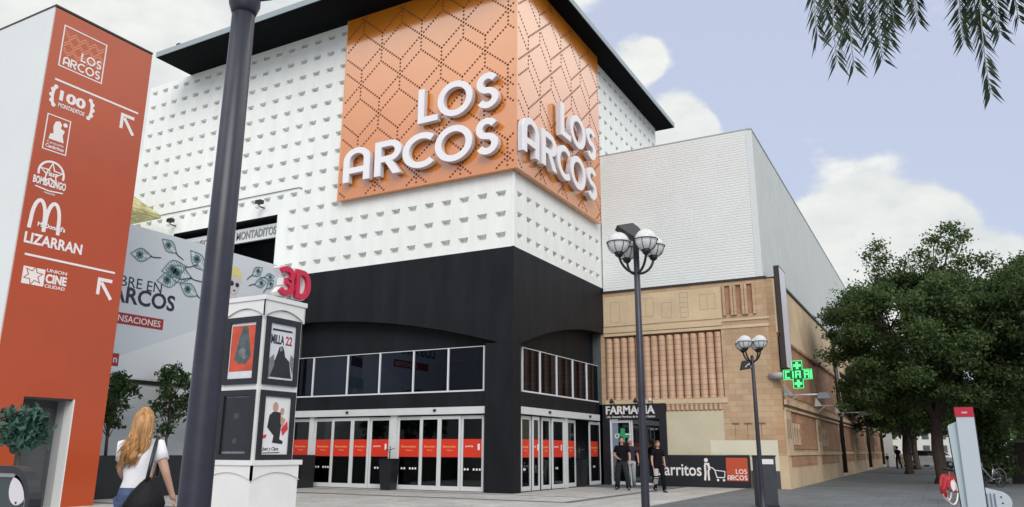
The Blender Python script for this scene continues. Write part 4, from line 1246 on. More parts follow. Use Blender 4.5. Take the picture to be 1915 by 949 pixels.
# street side in bays
SX = 6.9
b = MB()
b.box(BX1 - .3, SX, BY + .01, YE, 1.15, 7.69)
b.build('street_wall', M_bry, BW)
b = MB(); b.box(BX1 - .3, SX + .06, BY + .005, YE, 0, 1.149); b.build('street_plinth', M_yely, BW)
b = MB(); b.box(SX + .001, SX + .04, BY + .02, YE, 5.62, 7.68); b.build('yellow_band', M_yely, BW)
fs_ = side(SX, 0, 0)
BAY = 8.30
for k in range(7):
    y = 8.05 + BAY * k
    if y > YE - 2: break
    ye = min(YE, y + BAY)
    def one(name, m, *boxes, par=BW):
        b = MB()
        for q in boxes: b.fbox(fs_, *q)
        return b.build(name, m, par)
    p_ = one('pilaster', M_yely, (y, y + 1.15, 1.151, 2.775, .001, .07))
    for j in range(3): one('groove', M_pipe, (y + .12 + j * .32, y + .17 + j * .32, 1.75, 2.45, .071, .078), par=p_)
    u_ = one('upper_brick_panel', M_brred, (y + 1.2, ye - .1, 3.35, 5.38, .002, .03))
    l_ = one('lower_brick_panel', M_brred, (y + 1.2, ye - .12, 1.40, 2.75, .002, .025))
    one('string_course', M_yely, (y, ye, 2.98, 3.16, .041, .14)); one('string_course', M_yely, (y, ye, 2.78, 2.86, .041, .10)); one('string_course', M_yely, (y, ye, 1.16, 1.30, .075, .10)); one('string_course', M_yely, (y, ye, 5.48, 5.60, .041, .10))
    r_ = one('red_base_panel', M_brred, (y + .5, ye - 1.0, .75, 1.13, .061, .075))
    one('shadow_groove', M_pipe, (y + .5, ye - 1.0, 1.131, 1.148, .061, .068), par=r_)
    for j in range(3):
        a = y + 1.75 + j * .62
        b = MB(); b.prism(fs_, [(a - .16, 1.55), (a + .16, 1.55), (a + .16, 2.2)] + [(a + .16 * math.cos(R(t_)), 2.2 + .16 * math.sin(R(t_))) for t_ in range(20, 180, 20)] + [(a - .16, 2.2)], .026, .06)
        n_ = b.build('niche', M_yely, BW)
        b = MB(); b.prism(fs_, [(a - .035, 1.85), (a + .035, 1.85), (a + .035, 2.06), (a + .06, 2.10), (a + .04, 2.17), (a - .04, 2.17), (a - .06, 2.10), (a - .035, 2.06)], .061, .064); b.build('niche_hole', M_pipe, n_)
    den = MB()
    for j in range(20):
        a = y + .3 + j * .4
        if a < ye - .2: den.fbox(fs_, a, a + .22, 5.385, 5.478, .031, .12)
    den.fbox(fs_, y + .25, ye - .05, 5.46, 5.478, .02, .119)
    den.build('dentil_course', M_brred, BW)
for yy in (25.2, 42.7, 57.8):
    pip = MB(); pip.tube([(SX + .18, yy, .2), (SX + .18, yy, 7.7)], .11, 8); pip.build('downpipe', M_pipe, BW)
for ya, yb, z0, z1 in ((28.4, 33.7, 3.5, 5.9), (36.5, 41.0, 4.2, 6.5), (46, 51, 3.6, 6.0)):
    b = MB(); b.fbox(fs_, ya, yb, z0, z1, .032, .05); w_ = b.build('window', mat('street_window', (.03, .035, .035), .25), BW)
    b = MB(); b.stroke(fs_, [(ya, z0), (yb, z0), (yb, z1), (ya, z1)], .14, .03, .09, True); b.build('frame', M_pipe, w_)

# pharmacy shop front
b = MB(); b.box(DX0 - .24, DX1 + .1, BY - .10, BY - .002, 2.52, 3.12); b.box(DX1 - .18, DX1 + .1, BY - .10, BY - .002, 0, 2.519); b.box(DX0 - .24, DX0 + .16, BY - .10, BY - .002, 0, 2.519)
shop = b.build('pharmacy_front', M_blackp, BW)
b = MB(); b.box(DX0 + .16, DX1 - .18, BY + .9, BY + .95, 0, 2.6); b.add([(DX0 + .1, BY, .008), (DX1, BY, .008), (DX1, BY + .9, .008), (DX0 + .1, BY + .9, .008)], [(0, 1, 2, 3)])
for z in (.5, .9, 1.3, 1.7, 2.1): b.box(DX0 + 1.05, DX1 - .2, BY + .7, BY + .899, z, z + .03)
b.build('shop_interior', mat('shop_dim_interior', (.09, .12, .12), .7, var=.5, vscale=4), shop)
b = MB(); b.box(DX0 + .17, DX1 - .19, BY + .02, BY + .03, .05, 2.5); b.build('glass', G_shop, shop)
b = MB()
for x in (.19, .98, 1.06): b.box(DX0 + x, DX0 + x + .055, BY - .03, BY + .05, 0, 2.5)
b.box(DX0 + .25, DX0 + .97, BY - .02, BY + .04, .02, .14); b.box(DX0 + .25, DX0 + .97, BY - .02, BY + .04, 2.4, 2.5); b.box(DX0 + 1.13, DX1 - .19, BY - .02, BY + .04, .02, .1); b.build('door_frame', M_alu, shop)
b = MB(); f4 = front(0, BY - .01, 0); cx, cz = .72, 1.90
b.fbox(f4, cx - .09, cx + .09, cz - .27, cz + .27, 0, .02); b.fbox(f4, cx - .27, cx - .091, cz - .09, cz + .09, 0, .02); b.fbox(f4, cx + .091, cx + .27, cz - .09, cz + .09, 0, .02); b.build('window_cross', mat('cross_green', (.03, .32, .14), .5), shop)
b = MB(); b.stroke(f4, arc(cx - .24, cz - .02, .08, 0, 360, 12)[:-1], .03, .021, .03, True); b.fbox(f4, cx + .1, cx + .38, cz + .02, cz + .06, .021, .03); b.build('window_emblem', M_print, shop)
b = MB(); b.fbox(f4, 1.85, 2.0, 2.1, 2.17, -.02, -.015); b.fbox(f4, 2.05, 2.17, 2.1, 2.17, -.02, -.015); b.build('window_notice', M_pgrey, shop)
b = MB(); b.add([(-.2, 5.6, .006), (2.9, 5.6, .006), (2.9, 7.8, .006), (-.2, 7.8, .006)], [(0, 1, 2, 3)])
dm = b.build('door_mat', mat('mat_grey', (.12, .135, .15), .8, var=.2)); tag(dm, 'dark grey entrance matting on the paving before the pharmacy door', 'mat')
# FARMACIA sign letters
t = thing('pharmacy_sign', 'white FARMACIA lettering on the black board above the pharmacy door', 'sign', (1.1, BY - .1, 2.6))
fp = front(0, BY - .10, 0)
b = MB(); b.text(fp, 'FARMACIA', .07, 2.72, w=2.04, h=.33, c0=.002, c1=.05, bold=.025); b.build('lettering', M_print, t)
b = MB(); b.text(fp, 'Lda. Antonia Martínez de la Fuente Santos', .09, 2.585, w=2.02, h=.085, c0=.002, c1=.01, bold=.012); b.build('small_lettering', M_print, t)
for i, (x, lab) in enumerate(((.42, 'small spotlight on the pharmacy board above the F'), (1.42, 'small spotlight on the pharmacy board beside the lamp post'), (2.02, 'small spotlight on the pharmacy board above the last A'))):
    t = thing('spotlight', lab, 'spotlight', (x, BY - .2, 3.12), 'spotlights over the pharmacy')
    b = MB(); b.tube([(x, BY - .08, 3.12), (x, BY - .15, 3.24), (x, BY - .4, 3.27)], .018, 5); b.build('arm', M_blackp, t)
    b = MB(); b.tube([(x, BY - .38, 3.30), (x + .02, BY - .48, 3.18)], [.05, .08], 8); b.build('lamp_head', M_blackp if i != 2 else M_letside, t)
# carritos sign
t = thing('trolley_sign', 'long black sign reading Carritos with a trolley pictogram and an orange LOS ARCOS square', 'sign', (4.1, BY - .1, 0))
b = MB(); b.box(1.96, 5.63, BY - .13, BY - .105, .02, 1.16); b.build('board', M_blackp, t)
fc_ = front(0, BY - .13, 0)
b = MB(); b.text(fc_, 'Carritos', 2.03, .40, w=1.80, h=.46, c0=.002, c1=.006, bold=.014); b.build('lettering', M_print, t)
b = MB()
b.disc(fc_, 4.02, .98, .075, .002, .006, 12); b.stroke(fc_, [(3.95, .84), (4.10, .84), (4.13, .62)], .08, .002, .006); b.stroke(fc_, [(3.97, .80), (3.98, .50), (3.95, .25)], .075, .0022, .0065); b.stroke(fc_, [(4.09, .62), (4.09, .48), (4.10, .25)], .07, .0024, .007)
b.stroke(fc_, [(4.10, .74), (4.25, .70), (4.33, .62), (4.40, .36), (4.68, .36)], .035, .0026, .0075); b.stroke(fc_, [(4.34, .62), (4.70, .58), (4.68, .36)], .03, .0028, .008)
b.disc(fc_, 4.43, .27, .045, .002, .006, 10); b.disc(fc_, 4.65, .27, .045, .002, .006, 10); b.build('trolley_pictogram', M_print, t)
b = MB(); b.fbox(fc_, 4.76, 5.54, .25, 1.07, .002, .006); b.build('orange_square', mat('sign_orange', (.52, .075, .025), .5), t)
b = MB(); logo_word(b, fc_, 'LOS', 5.50, .50, .17, .0065, .009); logo_word(b, fc_, 'ARCOS', 5.50, .28, .17, .0065, .009, .07); b.build('logo_lettering', M_print, t)

# slender vertical sign near the corner
t = thing('vertical_sign', 'tall narrow white panel sign with dark edges standing off the street corner wall', 'sign', (SX + .1, 8.5, 4.3))
b = MB(); b.box(SX + .05, SX + .25, 8.05, 8.09, 4.30, 8.2); b.box(SX + .05, SX + .25, 9.41, 9.45, 4.30, 8.2); b.box(SX + .05, SX + .25, 8.091, 9.409, 4.30, 4.34); b.box(SX + .05, SX + .25, 8.091, 9.409, 8.16, 8.2); b.build('frame', M_pipe, t)
b = MB(); b.box(SX + .08, SX + .248, 8.092, 9.408, 4.341, 8.159); b.build('panel', mat('lilac_white_panel', (.66, .64, .68), .4), t)
for z in (5.0, 7.0):
    b = MB(); b.box(SX + .001 if z < 5.5 else SX + .041, SX + .079, 8.6, 8.7, z, z + .1); b.build('bracket', M_pipe, t)

# LED pharmacy cross
t = thing('pharmacy_cross', 'lit green LED pharmacy cross on a bracket at the street corner', 'sign', (7.5, 7.5, 3.5))
CYP = 7.5
f5 = front(0, CYP, 0); cx = (ony(1465, 700, CYP)[0] + ony(1519, 700, CYP)[0]) / 2; cz = 3.99; hw = .50; tw = .175
b = MB()
cross = [(-tw, -hw), (tw, -hw), (tw, -tw), (hw, -tw), (hw, tw), (tw, tw), (tw, hw), (-tw, hw), (-tw, tw), (-hw, tw), (-hw, -tw), (-tw, -tw)]
b.prism(f5, [(cx + a, cz + z) for a, z in cross], -.16, 0); cr_ = b.build('case', mat('cross_case_dark_green', (.01, .07, .02), .4), t)
b = MB(); b.prism(f5, [(cx + a * .94, cz + z * .94) for a, z in cross], .001, .006); b.build('led_field', M_green, t)
b = MB(); b.stroke(f5, [(cx + a * .97, cz + z * .97) for a, z in cross], .022, .0065, .012, True)
for z in (cz + .32, cz - .32):
    b.fbox(f5, cx - .045, cx + .045, z - .13, z + .13, .0065, .012); b.fbox(f5, cx - .13, cx - .046, z - .045, z + .045, .0065, .012); b.fbox(f5, cx + .046, cx + .13, z - .045, z + .045, .0065, .012)
def seg(path): b.stroke(f5, [(cx + a, cz + z) for a, z in path], .05, .0068, .0125)
seg([(-.27, .11), (-.41, .11), (-.41, -.11), (-.27, -.11)]); seg([(-.16, .13), (-.16, -.13)])
seg([(-.06, -.13), (-.06, .11), (.08, .11), (.08, -.13)]); seg([(-.035, 0), (.055, 0)])
seg([(.24, -.13), (.24, .11), (.37, .11), (.37, -.13)]); seg([(.265, 0), (.345, 0)]); seg([(.44, .13), (.44, -.13)])
b.build('led_symbol', M_ledlit, t)
b = MB(); b.tube([(6.55, 7.93, cz), (cx - hw, CYP + .08, cz)], .12, 8); b.build('bracket', mat('bracket_grey', (.40, .41, .40), .6), t)

# wall floodlights on long arms
def wall_flood(y, z, lab):
    t = thing('wall_floodlight', lab, 'floodlight', (SX, y, z), 'floodlights on arms along the brick wall')
    b = MB(); b.tube([(SX, y, z), (SX + 1.35, y, z)], .03, 6); b.tube([(SX + .02, y, z - .35), (SX + .5, y, z)], .02, 5); b.build('arm', M_letside, t)
    b = MB(); b.box(SX + 1.2, SX + 1.62, y - .18, y + .18, z - .16, z - .03); b.box(SX + 1.25, SX + 1.55, y - .12, y + .12, z - .03, z + .06); b.build('lamp_head', M_ped, t)
    b = MB(); b.add([(SX + .02, y - .12, z - .02), (SX + .34, y - .12, z - .02), (SX + .34, y + .12, z - .02), (SX + .02, y + .12, z - .02), (SX + .1, y, z + .38)], [(0, 1, 4), (1, 2, 4), (2, 3, 4), (3, 0, 4), (3, 2, 1, 0)]); b.build('wall_bracket', mat('bracket_white', (.6, .6, .56), .5), t)


for i, (y, w_) in enumerate(((8.3, 'nearest the green cross'), (16.4, 'second along from the street corner'), (24.3, 'third along, by the first downpipe'), (32.8, 'fourth along, under the dark street window'), (41.0, 'fifth along, before the second downpipe'), (49.5, 'sixth along, deep in the shade of the trees'))):
    wall_flood(y, 3.32 + .02 * i, 'floodlight on a wall arm, ' + w_)

# far end of the street: white block and buildings
t = thing('white_gate_block', 'plain white projecting block at the far end of the brick wall', 'building', (7.4, 60, 0))
b = MB(); b.box(6.5, 7.9, 58.5, 59.0, 0, 3.2); b.build('wall', mat('gate_white', (.6, .62, .6), .7), t)
b = MB(); b.box(6.5, 8.0, 58.4, 59.1, 3.201, 3.3); b.build('coping', M_ped, t)
t = thing('far_house', 'pale far building closing the end of the shaded street', 'house', (14, 190, 0))
b = MB(); b.box(-30, 16, 185, 200, 0, 7.5); b.build('wall', mat('far_pale_wall', (.6, .58, .53), .8, var=.1, vscale=.1), t)
b = MB()
for i in range(12):
    for z in (1.2, 4.2): b.box(-27 + i * 3.5, -25.6 + i * 3.5, 184.9, 184.99, z, z + 1.6)
b.build('window', M_inside, t)
t = thing('far_house', 'low dark red far building beyond the bicycles on the right', 'house', (40, 90, 0))
b = MB(); b.box(36, 70, 60, 160, 0, 9); b.build('wall', mat('far_tan_wall', (.42, .34, .26), .8, var=.1, vscale=.1), t)
b = MB()
for i in range(14):
    for z in (1.5, 4.8): b.box(35.9, 35.99, 62 + i * 7, 64.2 + i * 7, z, z + 1.7)
b.build('window', M_inside, t)

# ================================================================ trees
def big_tree(x, y, seed, rx, ry, zb, zt, nleaf, size, lab, grp='street trees over the right hand pavement', twigs=None, r0=.24):
    rnd = random.Random(seed)
    t = thing('street_tree', lab, 'tree', (x, y, 0), grp)
    b = MB(); fork = zb - .2 if zb > 2.6 else 2.6
    b.tube([(x, y, -.02), (x + .03, y, .3), (x - .05, y, 1.4), (x + .05, y, fork)], [r0 * 1.5, r0 * 1.1, r0, r0 * .85], 12)
    cl = []; ends = []
    for i in range(9):
        a = 6.28 * i / 9 + rnd.uniform(-.3, .3); L = rnd.uniform(.5, .85)
        e = V3((x + rx * L * math.cos(a), y + ry * L * math.sin(a), zb + (zt - zb) * rnd.uniform(.35, .8)))
        m = V3((x, y, fork)).lerp(e, .5) + V3((0, 0, .5))
        b.tube([(x + .05, y, fork - .3), tuple(m), tuple(e)], [r0 * .5, r0 * .3, .03], 7)
        ends.append(e)
        for j in range(4):
            e2 = e + V3((rnd.uniform(-1.2, 1.2), rnd.uniform(-1.2, 1.2), rnd.uniform(-.3, 1.1))); b.tube([tuple(m.lerp(e, .6)), tuple(e2)], [.05, .012], 5)
    for i in range(250):
        a = rnd.uniform(0, 6.28); u = rnd.uniform(-.95, 1.0)
        k = math.sqrt(max(0, 1 - abs(u) ** 2.4)); rr = (rnd.random() ** .35) * k
        zc = (zb + zt) / 2 + u * (zt - zb) / 2
        if u < -.2: zc = zb + (zt - zb) * .4 * rnd.random() ** 1.2 + .25 * (1 - rr) * (zt - zb) * .4
        s = rnd.uniform(.32, .85)
        cl.append((V3((x + rx * rr * math.cos(a), y + ry * rr * math.sin(a), zc)), (s, s, s * .62), s * s))
    if twigs:
        for (tx, ty_, tz, s, w_) in twigs:
            w_ *= .55
            cl.append((V3((tx, ty_, tz)), (s, s, s * .8), w_))
            b.tube([(x + (tx - x) * .4, y + (ty_ - y) * .4, zt - 1.5), (tx, ty_, tz - s * .6), (tx + .1, ty_, tz + s * .7)], [.03, .016, .005], 5)
    b.build('trunk', M_bark, t)
    V, Fc = leaves(cl, nleaf, size, seed, .25, 2.0); leaf_obj('crown', V, Fc, L_big, t)
    return t


def tw(px, py, dep_y): p = ony(px, py, dep_y); return p


tws = []
for px, py, s, w_ in ((1640, 462, .5, .26), (1655, 485, .45, .22), (1625, 480, .4, .15), (1690, 492, .45, .2), (1775, 428, .5, .40), (1745, 447, .5, .30), (1800, 443, .45, .24), (1770, 462, .6, .40), (1720, 475, .5, .25), (1640, 505, .6, .35), (1690, 515, .6, .4), (1740, 495, .7, .5), (1800, 490, .7, .5), (1840, 490, .6, .4)):
    p = tw(px, py, 15.8); tws.append((p[0], p[1], p[2], s, w_))
big_tree(11.72, 16.9, 11, 4.25, 4.3, 3.1, 8.9, 150000, .074, 'big dark leafy street tree standing behind the red bicycles', twigs=tws)
big_tree(17.6, 15.4, 12, 4.4, 4.4, 3.2, 9.2, 100000, .075, 'leafy street tree at the right edge whose crown joins the big dark tree')
big_tree(9.9, 33.0, 13, 3.9, 4.4, 2.7, 7.2, 40000, .10, 'second street tree along the brick wall, in the shade behind the big tree', r0=.2)
big_tree(10.0, 47.0, 14, 3.9, 4.5, 2.8, 8.0, 12000, .2, 'third street tree along the brick wall', r0=.2)
big_tree(9.3, 64.0, 15, 4.5, 4.5, 2.8, 8.5, 9000, .25, 'fourth street tree along the brick wall, before the white gate block', r0=.22)
big_tree(18.2, 30.0, 16, 4.5, 4.6, 2.8, 9.0, 40000, .11, 'street tree along the kerb beyond the low dark wall', r0=.22)
big_tree(18.4, 48.0, 17, 4.4, 4.5, 2.8, 9.0, 9000, .24, 'farther street tree along the kerb, above the parked white cars', r0=.22)
big_tree(19.5, 75.0, 18, 5.5, 5.5, 2.6, 9.5, 7000, .32, 'farthest street tree along the kerb', r0=.25)
# dark shrub standing between the terminal and the low wall
t = thing('shrub', 'tall dark shaded shrub between the white terminal and the low wall', 'shrub', (13.75, 18.3, 0))
V, Fc = leaves([(V3((13.6 + .35 * math.cos(i * 2.4), 18.4 + .4 * math.sin(i * 2.4), .5 + i * .16)), (.6, .6, .5), 1) for i in range(16)], 9000, .10, 5, .2); leaf_obj('foliage', V, Fc, L_big, t)
b = MB(); b.tube([(13.6, 18.4, 0), (13.6, 18.4, 2.4)], [.12, .05], 7); b.build('stem', M_bark, t)

# palm overhead at top right
PXY = V3((14.75, -9.35, 0)); PH = 9.1
t = thing('palm_tree', 'palm tree whose drooping fronds hang into the top right of the picture', 'palm', tuple(PXY))
b = MB(); b.tube([tuple(PXY + V3((.25, .2, 0))), tuple(PXY + V3((.15, .1, 3))), tuple(PXY + V3((.05, 0, 6))), tuple(PXY + V3((0, 0, PH)))], [.26, .22, .2, .24], 14); b.build('trunk', M_bark, t)


def frond(name, tip, arch, seed, px, py):
    """arched rachis from the crown to the hanging tip, with leaflets either side"""
    rg = np.random.default_rng(seed)
    p0 = np.array(PXY) + np.array([0, 0, PH]); p3 = np.array(tip)
    h = p3 - p0; h[2] = 0
    p1 = p0 + h * .35 + np.array([0, 0, arch]); p2 = p0 + h * 1.02 + np.array([0, 0, max(arch * .55, p3[2] - p0[2] + 1.3)])
    n = 76
    ts = np.linspace(0, 1, n)[:, None]
    vdir = np.array(ray(px, py)) + rg.normal(size=3) * .45; vdir /= np.linalg.norm(vdir)
    C = (1 - ts) ** 3 * p0 + 3 * (1 - ts) ** 2 * ts * p1 + 3 * (1 - ts) * ts ** 2 * p2 + ts ** 3 * p3
    b = MB(); b.tube([tuple(c) for c in C], [.035 * (1 - i / n) + .005 for i in range(n)], 6); r = b.build(name, mat('palm_rachis', (.30, .31, .24), .5), t)
    V = []; Fq = []
    for i in range(8, n):
        for half in (0., .5):
            if i == n - 1 and half: continue
            c = C[i] if not half else (C[i] + C[i + 1]) / 2
            tg = C[min(i + 1, n - 1)] - C[i - 1]; tg /= np.linalg.norm(tg)
            sd = np.cross(tg, vdir)
            sd /= np.linalg.norm(sd); last = sd
            u = i / n; L = .56 * math.sin(math.pi * min(.90, .18 + .76 * u)) ** .6 * rg.uniform(.85, 1.1)
            for s_ in (-1, 1):
                d = sd * s_ * (.80 - .30 * u ** 3) + tg * .80 + vdir * .18 + rg.normal(size=3) * .08 + np.array([0, 0, -.12])
                d /= np.linalg.norm(d); w = np.cross(d, sd * s_ + np.array([0, 0, .4])); w = np.cross(d, [rg.normal(), rg.normal(), .6]); w /= np.linalg.norm(w)
                q = len(V); wd_ = .021
                V += [c, c + d * L * .35 + w * wd_, c + d * L + np.array([0, 0, -.05 * L]), c + d * L * .35 - w * wd_]; Fq.append((q, q + 1, q + 2, q + 3))
    leaf_obj('leaflets', np.array(V), np.array(Fq), L_palm, r)


def tp(px, py, dep):
    return CAM + ray(px, py) * dep


for i, (px, py, dep, ar) in enumerate(((1528, 92, 9.6, 1.5), (1565, 140, 9.9, 1.5), (1597, 150, 10.2, 1.6), (1650, 138, 10.6, 1.4), (1672, 70, 11.0, 1.6), (1716, 64, 11.8, 1.5), (1803, 105, 11.6, 1.2), (1852, 200, 10.6, 1.0), (1905, 65, 11.2, 1.0),
                                       (1690, -60, 12.6, 1.6), (1500, -60, 9.2, 1.8), (1990, 180, 10.2, .8), (2120, 60, 10.2, 1.2), (2200, -100, 11.5, 1.5), (2060, -80, 12.8, 1.5), (1620, 20, 10.0, 1.7), (1890, -20, 12.4, 1.3), (1545, 60, 10.4, 1.6), (1580, 95, 10.9, 1.4), (1625, 105, 10.9, 1.6), (1665, 105, 11.4, 1.5), (1690, 20, 11.2, 1.4), (1830, 95, 11.9, 1.2), (1870, 90, 11.4, 1.0))):
    frond('frond', tp(px, py - 28, dep), ar, 30 + i, px, py - 28)

# ================================================================ left foreground: topiary and escalator
tx0, ty0 = -1.73, -14.17
t = thing('topiary_tree', 'small ball crowned potted tree before the tower doorway', 'potted tree', (tx0, ty0, 0))
b = MB(); b.lathe(tx0, ty0, [(.18, 0), (.24, .4), (.26, .42), (.22, .43)], 14); b.build('pot', M_hedge, t)
b = MB(); b.tube([(tx0, ty0, .4), (tx0 + .02, ty0, .8), (tx0, ty0, 1.5)], [.03, .025, .02], 7); b.build('trunk', M_bark, t)
V, Fc = leaves([(V3((tx0 + .22 * math.cos(i * 2.4) * (1 - .02 * i), ty0 + .22 * math.sin(i * 2.4), 1.42 + .055 * (i % 9))), (.19, .19, .15), 1) for i in range(22)], 1500, .075, 8, .4, 2.6); leaf_obj('crown', V, Fc, L_top, t)

EYP = -18.12; EXE = 5.49
t = thing('escalator', 'rounded escalator balustrade end with black handrail and a pale round newel cap', 'escalator', (4.6, EYP, 0))
fe_ = front(0, EYP, 0); RZ = .86; RC = .30
def race(r): return [(0.5, RZ + r)] + [(EXE - RC + r * math.cos(R(a)), RZ + r * math.sin(R(a))) for a in range(90, -91, -10)] + [(0.5, RZ - r)]
b = MB(); b.stroke(fe_, race(RC - .025), .055, -.05, .05); b.build('handrail', M_blackp, t)
b = MB(); b.stroke(fe_, race(RC - .07), .03, -.03, .035); b.build('chrome_rim', M_steel, t)
b = MB(); b.prism(fe_, race(RC - .088), -.015, .015); b.build('balustrade_panel', mat('smoked_panel', (.03, .045, .05), .12), t)
b = MB(); b.box(.5, EXE - .35, EYP - .09, EYP + .5, 0, .55); b.build('skirt', M_ped, t)
b = MB(); p = ony(35, 915, EYP - .03); b.disc(fe_, p[0], p[2], .125, .016, .035, 26); b.build('newel_cap', mat('cap_pale', (.62, .60, .62), .4), t)
b = MB(); b.disc(fe_, p[0] + .0, p[2] - .105, .010, .036, .04, 8); b.build('cap_screw', M_blackp, t)

# ================================================================ people
def skin_body(joints, edges, radii, sub=2):
    names = list(joints); idx = {n: i for i, n in enumerate(names)}
    me = bpy.data.meshes.new('skeleton'); me.from_pydata([tuple(joints[n]) for n in names], [(idx[a], idx[b_]) for a, b_ in edges], []); me.update()
    o = bpy.data.objects.new('skeleton', me); COL.objects.link(o)
    sk = o.modifiers.new('skin', 'SKIN'); sk.use_smooth_shade = True
    for i, n in enumerate(names):
        r = radii[n]; me.skin_vertices[0].data[i].radius = (r, r) if not isinstance(r, tuple) else r
        me.skin_vertices[0].data[i].use_root = (n == 'pelvis')
    ss = o.modifiers.new('sub', 'SUBSURF'); ss.levels = sub; ss.render_levels = sub
    bpy.context.view_layer.update()
    m2 = bpy.data.meshes.new_from_object(o.evaluated_get(bpy.context.evaluated_depsgraph_get()))
    vs = [tuple(v.co) for v in m2.vertices]; fs = [tuple(p.vertices) for p in m2.polygons]
    bpy.data.objects.remove(o); bpy.data.meshes.remove(me); bpy.data.meshes.remove(m2)
    return vs, fs


def person(label, loc, face, H=1.75, legs=None, arms=None, shirt=M_cloth_black, pants=M_cloth_grey, hair=M_hair_d, hair_len=0, wide=1.0, female=False, sleeve=.62, stripes=False, fingers=True, turn=0.0, lean=0.0, pants_r=1.0, head_dx=0.0):
    """local frame: x to the person's left-hand side of a viewer facing them is -x; y forward; z up. face = world heading angle of forward (about z, 0 = +y)"""
    k = H / 1.75
    J = {'pelvis': (0, 0, .96), 'spine': (0, .01, 1.12), 'chest': (0, 0, 1.30), 'neck': (head_dx * .5, .0, 1.47), 'headb': (head_dx, .02, 1.55),
         'shl': (-.16 * wide, 0, 1.40), 'shr': (.16 * wide, 0, 1.40), 'hipl': (-.09, 0, .92), 'hipr': (.09, 0, .92)}
    lg = legs or {}
    J['kneel'], J['kneer'] = lg.get('kl', (-.10, .03, .50)), lg.get('kr', (.10, .03, .50))
    J['ankl'], J['ankr'] = lg.get('al', (-.10, -.02, .09)), lg.get('ar', (.10, -.02, .09))
    for s in 'lr':
        a = J['ank' + s]; J['toe' + s] = (a[0] * 1.1, a[1] + .17, max(.035, a[2] - .055))
    am = arms or {}
    J['ell'], J['elr'] = am.get('el', (-.24 * wide, -.02, 1.13)), am.get('er', (.24 * wide, -.02, 1.13))
    J['wrl'], J['wrr'] = am.get('wl', (-.25 * wide, .06, .90)), am.get('wr', (.25 * wide, .06, .90))
    Rd = {'pelvis': .092, 'spine': .085, 'chest': .095, 'neck': .055, 'headb': .05, 'shl': .06, 'shr': .06, 'hipl': .085, 'hipr': .085, 'kneel': .058, 'kneer': .058, 'ankl': .032, 'ankr': .032,
          'toel': .018, 'toer': .018, 'ell': .041, 'elr': .041, 'wrl': .027, 'wrr': .027}
    E_ = [('pelvis', 'spine'), ('spine', 'chest'), ('chest', 'neck'), ('neck', 'headb'), ('chest', 'shl'), ('chest', 'shr'), ('pelvis', 'hipl'), ('pelvis', 'hipr')]
    for s in 'lr': E_ += [('hip' + s, 'knee' + s), ('knee' + s, 'ank' + s), ('ank' + s, 'toe' + s), ('sh' + s, 'el' + s), ('el' + s, 'wr' + s)]
    FG = []
    for s in 'lr':
        e, w = V3(J['el' + s]), V3(J['wr' + s]); d = (w - e).normalized()
        side_ = d.cross(V3((0, 1, 0) if abs(d.y) < .8 else (1, 0, 0))).normalized(); fw = side_.cross(d).normalized()
        pm = w + d * .055; J['palm' + s] = tuple(pm); Rd['palm' + s] = .034; E_.append(('wr' + s, 'palm' + s))
        sg = -1 if s == 'l' else 1
        for q in range(4):
            a0_ = pm + d * .01 + fw * (.027 - .018 * q); ln = (.075, .085, .08, .062)[q]
            mid = a0_ + d * ln * .55 - side_ * sg * .012; end = mid + d * ln * .42 - side_ * sg * .03
            FG.append(([tuple(a0_), tuple(mid), tuple(end)], [.010, .0092, .007]))
        a0_ = w + d * .025 + fw * .02; mid = a0_ + d * .03 + fw * .035; end = mid + d * .035 + fw * .012
        FG.append(([tuple(a0_), tuple(mid), tuple(end)], [.013, .011, .008]))
    vs, fs = skin_body({n: tuple(V3(p)) for n, p in J.items()}, E_, Rd)
    body = MB(); body.add(vs, fs, True)
    for pth, rr in FG: body.tube(pth, rr, 6)
    hc = V3((head_dx, .02, 1.635))
    Rh = Matrix.Rotation(turn, 3, 'Z')
    hv = MB()
    secs = []
    for i in range(13):
        tt = -math.pi / 2 + math.pi * i / 12; z = .118 * math.sin(tt); c = max(.03, math.cos(tt))
        wx = .077 * c * (1 - .16 * max(0, -math.sin(tt))); dy = .095 * c
        secs.append((V3((0, .012 * (-math.sin(tt) if math.sin(tt) < 0 else 0), z)), (wx, 0, 0), (0, dy, 0)))
    hv.rings(secs, 18)
    hv.rings([(V3((0, .083, .022)), (.008, 0, 0), (0, .008, 0)), (V3((0, .098, -.008)), (.012, 0, 0), (0, .012, 0)), (V3((0, .102, -.028)), (.017, 0, 0), (0, .014, 0)), (V3((0, .088, -.038)), (.012, 0, 0), (0, .010, 0))], 8)
    for s_ in (-1, 1): hv.sphere((s_ * .078, -.008, -.012), .010, .020, .032, 8, 6)
    lips = MB(); lips.sphere((0, .0895, -.062), .024, .010, .008, 8, 5)
    eyes = MB()
    for s_ in (-1, 1):
        eyes.sphere((s_ * .031, .0845, .010), .013, .008, .007, 8, 5); eyes.add([(s_ * .05, .083, .032), (s_ * .014, .092, .034), (s_ * .014, .093, .039), (s_ * .05, .084, .038)], [(0, 1, 2, 3)])
    Mt = Matrix.Translation(hc) @ Rh.to_4x4()
    for q in (hv, lips, eyes): q.xf(Mt)
    body.add(hv.v, hv.f, True)
    W4 = Matrix.Translation(V3(loc)) @ Matrix.Rotation(face, 4, 'Z') @ Matrix.Rotation(lean, 4, 'X') @ Matrix.Scale(k, 4)
    t = thing('person', label, 'person', tuple(loc))
    def fin(mb, name, m, par=t): return mb.xf(W4).build(name, m, par)
    bo = fin(body, 'body', M_skin)
    fin(lips, 'lips', mat('lips', (.38, .14, .12), .5), bo); fin(eyes, 'eyes', M_hair_d, bo)
    # shirt: torso + sleeves
    g = MB(); sw_ = wide
    wa = .135 if female else .15
